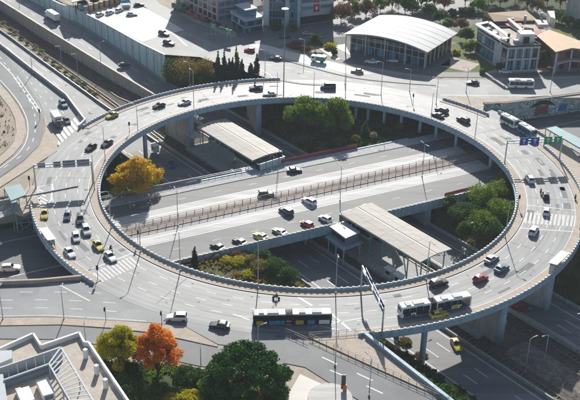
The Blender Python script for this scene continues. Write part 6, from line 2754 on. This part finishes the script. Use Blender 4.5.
# white pergola frame and roof plant
wz = HH + 2.2
pg = [at3(477, 24.5, wz), at3(489, 22, wz), at3(510, 37.5, wz), at3(501, 39, wz)]
for i in range(4):
    a_, e_ = pg[i], pg[(i + 1) % 4]
    b = MB()
    b.bar(a_, e_, 1.6, .3)
    b.build('pergola_beam', M['white'], t)
    b = MB()
    b.tube((a_.x, a_.y, HH), (a_.x, a_.y, wz), .15, n=8)
    b.build('pergola_post', M['white'], t)
for nm, px, py, sx, sy, sz, m in (('roof_cabin', 525, 41, 5.5, 4.5, 3.4, 'white'), ('cabin_door', 526, 43.4, 2.2, .3, 2.4, 'glass_dark'), ('chimney', 508, 42, .8, .8, 3.2, 'black'), ('plant_box', 516, 43, 2, 1.5, 1.2, 'panel_grey'),
                                 ('plant_box', 495, 36, 2.4, 2, 1.4, 'steel'), ('plant_box', 489, 31, 2, 2, 1.2, 'aqua')):
    x_, y_ = at(px, py, HH)
    b = MB()
    b.box(x_, y_, HH + sz / 2 + .05, sx, sy, sz, rad(8))
    b.build(nm, M[m], t)
# rear wing with tan roof and red terraces
t = thing('office_building', 'tan roofed rear wing behind the white framed building', 'building', (*at(510, 30), 0))
q4 = [at3(484, 17, 8.8), at3(522, 21, 8.8), at3(538, 21, 8.8), at3(517, 11.5, 8.8)]
q4 = [at3(483, 14.5, 9), at3(518, 11.0, 9), at3(538, 20.5, 9), at3(494, 21.5, 9)]
b = MB()
b.prism([(v.x, v.y) for v in q4], -.2, 8.9)
b.build('wall', M['brown_wall'], t)
b = MB()
rg = [q4[0].lerp(q4[3], .38), q4[1].lerp(q4[2], .38)]
for v in rg:
    v.z += 1.7
c_ = sum(q4, Vector()) / 4
b.add([tuple(v) for v in q4] + [tuple(v) for v in rg], [(0, 1, 5, 4), (4, 5, 2, 3), (0, 4, 3), (1, 2, 5), (3, 2, 1, 0)])
b.build('roof', M['tan_roof'], t, fix=True)
q5 = [at3(500, 21, 8), at3(538, 23, 8), at3(549, 33, 8), at3(536, 38, 8), at3(516, 33, 8)]
b = MB()
b.prism([(v.x, v.y) for v in q5], -.2, 7.9)
b.build('wall', M['brown_wall'], t)
b = MB()
b.sheet([(v.x, v.y) for v in q5], 7.95)
b.build('roof_terrace', M['terrace'], t)
for px in ([(509, 20.5), (520, 21), (523, 27), (514, 28)], [(531, 31), (541, 30), (543, 34), (534, 36)], [(503, 22), (508, 21.5), (522, 34), (518, 35)]):
    b = MB()
    b.prism(ats(px, 8.3), 7.96, 8.4)
    b.build('red_roof_patch', M['red_roof'], t)
for px, hh, m in (([(505, 20.5), (508, 20), (523, 32.5), (520, 34)], 1.6, 'offwhite'), ([(524, 27), (533, 28), (533, 31), (524, 30)], 1.3, 'terrace'), ([(534, 22), (546, 22.5), (548, 27), (538, 27)], 1.2, 'offwhite'), ([(546, 20), (553, 20), (554, 28), (549, 26)], 4.0, 'offwhite')):
    b = MB()
    b.prism(ats(px, 8.2), 7.97, 8 + hh)
    b.build('roof_cabin', M[m], t)
for px, py, hh in ((524.5, 24, 3.4), (540.5, 22, 3.8), (512, 23, 2)):
    x_, y_ = at(px, py, 8)
    b = MB()
    b.box(x_, y_, 8 + hh / 2, .9, .9, hh)
    b.build('chimney', M['sign_back'], t)
# right wing, tan roof
t = thing('office_building', 'tan roofed wing with dark balconies at the upper right edge', 'building', (*at(570, 72), 0))
q4 = [at3(555.5, 53, 8.2), at3(536.5, 36.5, 8.2), at3(549, 30.5, 8.2), at3(590, 45.5, 8.2)]
q4.append(at3(600, 52, 8.2))
q4.append(at3(572, 49, 8.2))
b = MB()
cc = sum(q4, Vector()) / len(q4)
b.prism([(cc.x + (v.x - cc.x) * .95, cc.y + (v.y - cc.y) * .95) for v in q4], -.2, 8.2)
b.build('wall', M['brown_wall'], t)
b = MB()
b.prism([(v.x, v.y) for v in q4], 8.15, 8.6)
b.build('roof', M['tan_roof'], t, fix=True)
a_, e_ = (cc.x + (q4[0].x - cc.x) * .95, cc.y + (q4[0].y - cc.y) * .95), (cc.x + (q4[5].x - cc.x) * .95, cc.y + (q4[5].y - cc.y) * .95)
e2 = (cc.x + (q4[4].x - cc.x) * .95, cc.y + (q4[4].y - cc.y) * .95)
for fa, fb in ((a_, e_), (e_, e2)):
    fc = Facade(fa, fb, 0, 8)
    window_grid(t, fc, 2, 3, M['glass_dark'], .8, 3.9, 2.6, .4, .7, M['pink_panel'])
    fc.slab(0, fc.L, 3.6, 4.3, -.02, 1.0).build('balcony', M['pink_panel'], t, fix=True)
    fc.slab(.0, .5, 0, 8, -.02, .5).build('column', M['offwhite'], t, fix=True)
# grey tower at the top right
x_, y_ = at(571.5, 21)
t = thing('grey_tower', 'round grey concrete tower shaft at the top right corner', 'tower', (x_, y_, 0))
b = MB()
b.tube((0, 0, -.2), (0, 0, 30), 3.3, 3.1, n=24)
b.build('shaft', M['conc'], t, world=False, smooth=False)
for z in (8, 16, 24):
    b = MB()
    b.tube((0, 0, z), (0, 0, z + .3), 3.4, 3.4, n=24)
    b.build('band', M['panel_grey'], t, world=False)
# cafe canopy at the top left
t = thing('cafe_canopy', 'cafe terrace with pale roof and orange tan pillars at the top left', 'cafe', (*at(100, 8), 0))
q = [at3(74, 1, 4.2), at3(100, -3, 4.2), at3(108, -9, 4.2), at3(80, -9, 4.2)]
q = ats([(72, 3), (97, -3), (90, -12), (66, -6)], 4.2)
b = MB()
b.prism(q, 4.1, 4.5)
b.build('roof', M['offwhite'], t)
for i in range(7):
    x_, y_ = at(86 + i * 5.2, 13 - i * 1.55)
    b = MB()
    b.box(x_, y_, 1.5, 1.5, 1.2, 3.0, rad(20))
    b.build('pillar', M['tan_roof'], t)
    b = MB()
    b.box(x_, y_ + 2.6, 1.3, 2.6, 1.2, 2.6, rad(20))
    b.build('shopfront', M['brown_wall'] if i % 2 else M['glass_blue'], t)
for px, py in ((76, 14), (78, 9), (96, 6)):
    x_, y_ = at(px, py)
    b = MB()
    b.tube((x_, y_, 0), (x_, y_, 4.2), .2, n=8)
    b.build('post', M['dark_steel'], t)
for lb, px, py in (('blue tarpaulin stall beside the cafe, right of the orange tan pillars', 126, 7), ('pale blue stall at the left end of the cafe', 84, 13)):
    t = thing('market_stall', lb, 'stall', (*at(px, py), 0), .3)
    b = MB()
    b.add([(-2, -1.5, 2.2), (2, -1.5, 2.2), (2, 1.5, 2.2), (-2, 1.5, 2.2), (-1.6, 0, 3.1), (1.6, 0, 3.1)], [(0, 1, 5, 4), (2, 3, 4, 5), (0, 4, 3), (1, 2, 5), (3, 2, 1, 0)])
    b.build('awning', PAINT['busblue'], t, world=False, fix=True)
    for x_ in (-1.9, 1.9):
        for y_ in (-1.4, 1.4):
            b = MB()
            b.tube((x_, y_, 0), (x_, y_, 2.2), .05, n=6)
            b.build('post', M['steel'], t, world=False)
    b = MB()
    b.box(0, -.9, .5, 3.4, .7, 1.0)
    b.build('counter', M['offwhite'], t, world=False)

# ------------------------------------------------------------------ roof terrace building at bottom left
ZB = 12.0
OUTL = ats([(-70, 372), (0, 352), (33.5, 337), (41.5, 349), (79.5, 336), (84.5, 345.5), (89, 346), (128, 404), (160, 450), (-70, 520)], ZB)
t = thing('terrace_building', 'white building with a roof terrace in the bottom left corner', 'building', (*OUTL[3], 0))
b = MB()
b.prism(OUTL, -.3, ZB - .02)
b.build('wall', M['offwhite'], t, fix=True)
b = MB()
b.sheet(OUTL, ZB)
b.build('terrace_floor', M['terrace'], t)
for i in range(9):
    a_, e_ = OUTL[i], OUTL[(i + 1) % 10]
    b = MB()
    b.bar((a_[0], a_[1], ZB + .5), (e_[0], e_[1], ZB + .5), .42, 1.05)
    b.build('parapet', M['white'], t)
for px, py in ((86, 358), (97, 374), (106, 388)):
    x_, y_ = at(px, py, ZB)
    b = MB()
    b.box(x_, y_, ZB + 1.05, .7, .7, 2.1, rad(-30))
    b.build('vent_stack', M['white'], t)


def rp(x, y, z):
    return at3(x, y, z)


zt = ZB + 3.0
frame = [rp(-20, 375, zt), rp(61, 347.5, zt), rp(95, 404, zt)]
b = MB()
for a_, e_ in ((frame[0], frame[1]),):
    n = 9
    for i in range(n):
        p_, q_ = a_.lerp(e_, i / n), a_.lerp(e_, (i + .96) / n)
        bb_ = MB()
        bb_.bar((p_.x, p_.y, ZB + 1.55), (q_.x, q_.y, ZB + 1.55), .12, 2.8)
        bb_.build('screen_panel', M['panel_grey'], t)
for a_, e_ in ((frame[0], frame[1]), (frame[1], frame[2])):
    b = MB()
    b.bar(a_, e_, .35, .35)
    b.build('pergola_beam', M['panel_grey'], t)
in1 = [rp(4, 380, zt), rp(49, 364, zt), rp(72, 404, zt)]
for a_, e_ in ((in1[0], in1[1]), (in1[1], in1[2])):
    b = MB()
    b.bar(a_, e_, .3, .3)
    b.build('pergola_beam', M['panel_grey'], t)
for k in range(14):
    u = k / 13
    p_, q_ = in1[1].lerp(in1[2], u), frame[1].lerp(frame[2], u)
    b = MB()
    b.bar((p_.x, p_.y, zt + .1), (q_.x, q_.y, zt + .1), .32, .08)
    b.build('louvre', M['aqua'] if k % 3 else M['panel_grey'], t)
for v in (frame[1], in1[0], in1[1], frame[0], frame[1].lerp(frame[2], .55), in1[1].lerp(in1[2], .6)):
    b = MB()
    b.tube((v.x, v.y, ZB), (v.x, v.y, zt), .12, n=8)
    b.build('pergola_post', M['panel_grey'], t)
b = MB()
b.bar(rp(0, 386, ZB + .6), rp(48, 369, ZB + .6), .9, 1.1)
b.build('planter', M['sign_back'], t)
b = MB()
b.prism(ats([(-30, 352), (12, 350), (12, 358), (-30, 376)], ZB + 1.6), ZB + .01, ZB + 1.6)
b.build('stair_head', M['panel_grey'], t)
b = MB()
b.prism(ats([(-30, 376), (3, 374), (8, 404), (-30, 420)], ZB + 2.8), ZB + .01, ZB + 2.8)
b.build('glass_room', M['panel_grey'], t)
for k, (px, py, sx, sy, sz) in enumerate(((46, 392, 2.2, 5.0, 1.5), (26, 400, 2.4, 4.2, 1.5), (19, 393, 1.0, 1.0, 1.0))):
    x_, y_ = at(px, py, ZB + .3)
    u_ = thing('roof_unit', ['white air handling box on the roof terrace, right of two', 'white air handling box on the roof terrace, left of two', 'small grey vent hood on the roof terrace'][k], 'roof unit', (x_, y_, ZB), rad(28))
    b = MB()
    b.box(0, 0, sz / 2 + .15, sx, sy, sz)
    b.build('casing', M['white'], u_, world=False)
    b = MB()
    b.box(0, -sy / 2 - .02, sz / 2 + .15, sx * .7, .06, sz * .6)
    b.build('grille', M['sign_back'], u_, world=False)
    b = MB()
    b.box(0, 0, .08, sx * .9, sy * .9, .14)
    b.build('plinth', M['conc'], u_, world=False)
# small things by the plaza
x_, y_ = at(343, 391)
t = thing('totem_sign', 'dark totem sign with an orange base at the bottom of the picture', 'sign', (x_, y_, .2))
b = MB()
b.box(0, 0, 2.2, .9, .25, 3.6)
b.build('panel', M['dark_steel'], t, world=False)
b = MB()
b.box(.3, -.3, .9, .8, .5, 1.6)
b.build('base', M['orange'], t, world=False)
# railings of the paved island
for lb, px in (('dark railing along the upper edge of the paved island', [(309, 336.5), (361, 332.5)]), ('dark railing along the lower edge of the paved island', [(309, 337.5), (368, 364), (425, 390), (450, 402)]),
               ('dark railing along the kerb left of the paved island', [(262, 327), (290, 334), (308, 342)])):
    P = ats(px, .1)
    t = thing('pedestrian_railing', lb, 'railing', (*P[0], .1))
    for zz_ in (.55, 1.1):
        b = MB()
        for a_, e_ in zip(P[:-1], P[1:]):
            b.bar((*a_, .1 + zz_), (*e_, .1 + zz_), .06, .07)
        b.build('rail', M['brown_rail'], t)
    for p_, h_ in along(P, 1.9):
        b = MB()
        b.box(p_[0], p_[1], .65, .08, .08, 1.15, h_)
        b.build('post', M['brown_rail'], t)
PLOT = ats([(0, 98), (10, 110), (14, 121), (15, 132), (13, 141), (7, 148), (0, 154), (-20, 165), (-20, 85)], 0)
for k_, f_ in enumerate(('olive', 'pale')):
    ground_cover('weeds', lambda x, y: inside(x, y, PLOT), 900, .5, f_, (-150, -75, -5, 90), 30 + k_, zf=-.02)

# ------------------------------------------------------------------ thin summer haze over the district
b = MB()
b.prism([(-225, -275), (225, -275), (225, 435), (-225, 435)], -15.5, 134)
hz = b.build('haze', M['white'])
m, tr, bs = new_mat('haze')
tr.nodes.remove(bs)
vol = tr.nodes.new('ShaderNodeVolumePrincipled')
vol.inputs['Color'].default_value = (.86, .93, 1.0, 1)
vol.inputs['Density'].default_value = .00013
vol.inputs['Anisotropy'].default_value = 0.0
tr.links.new(vol.outputs[0], tr.nodes['Material Output'].inputs['Volume'])
hz.data.materials.clear()
hz.data.materials.append(m)
tag(hz, kind='stuff')
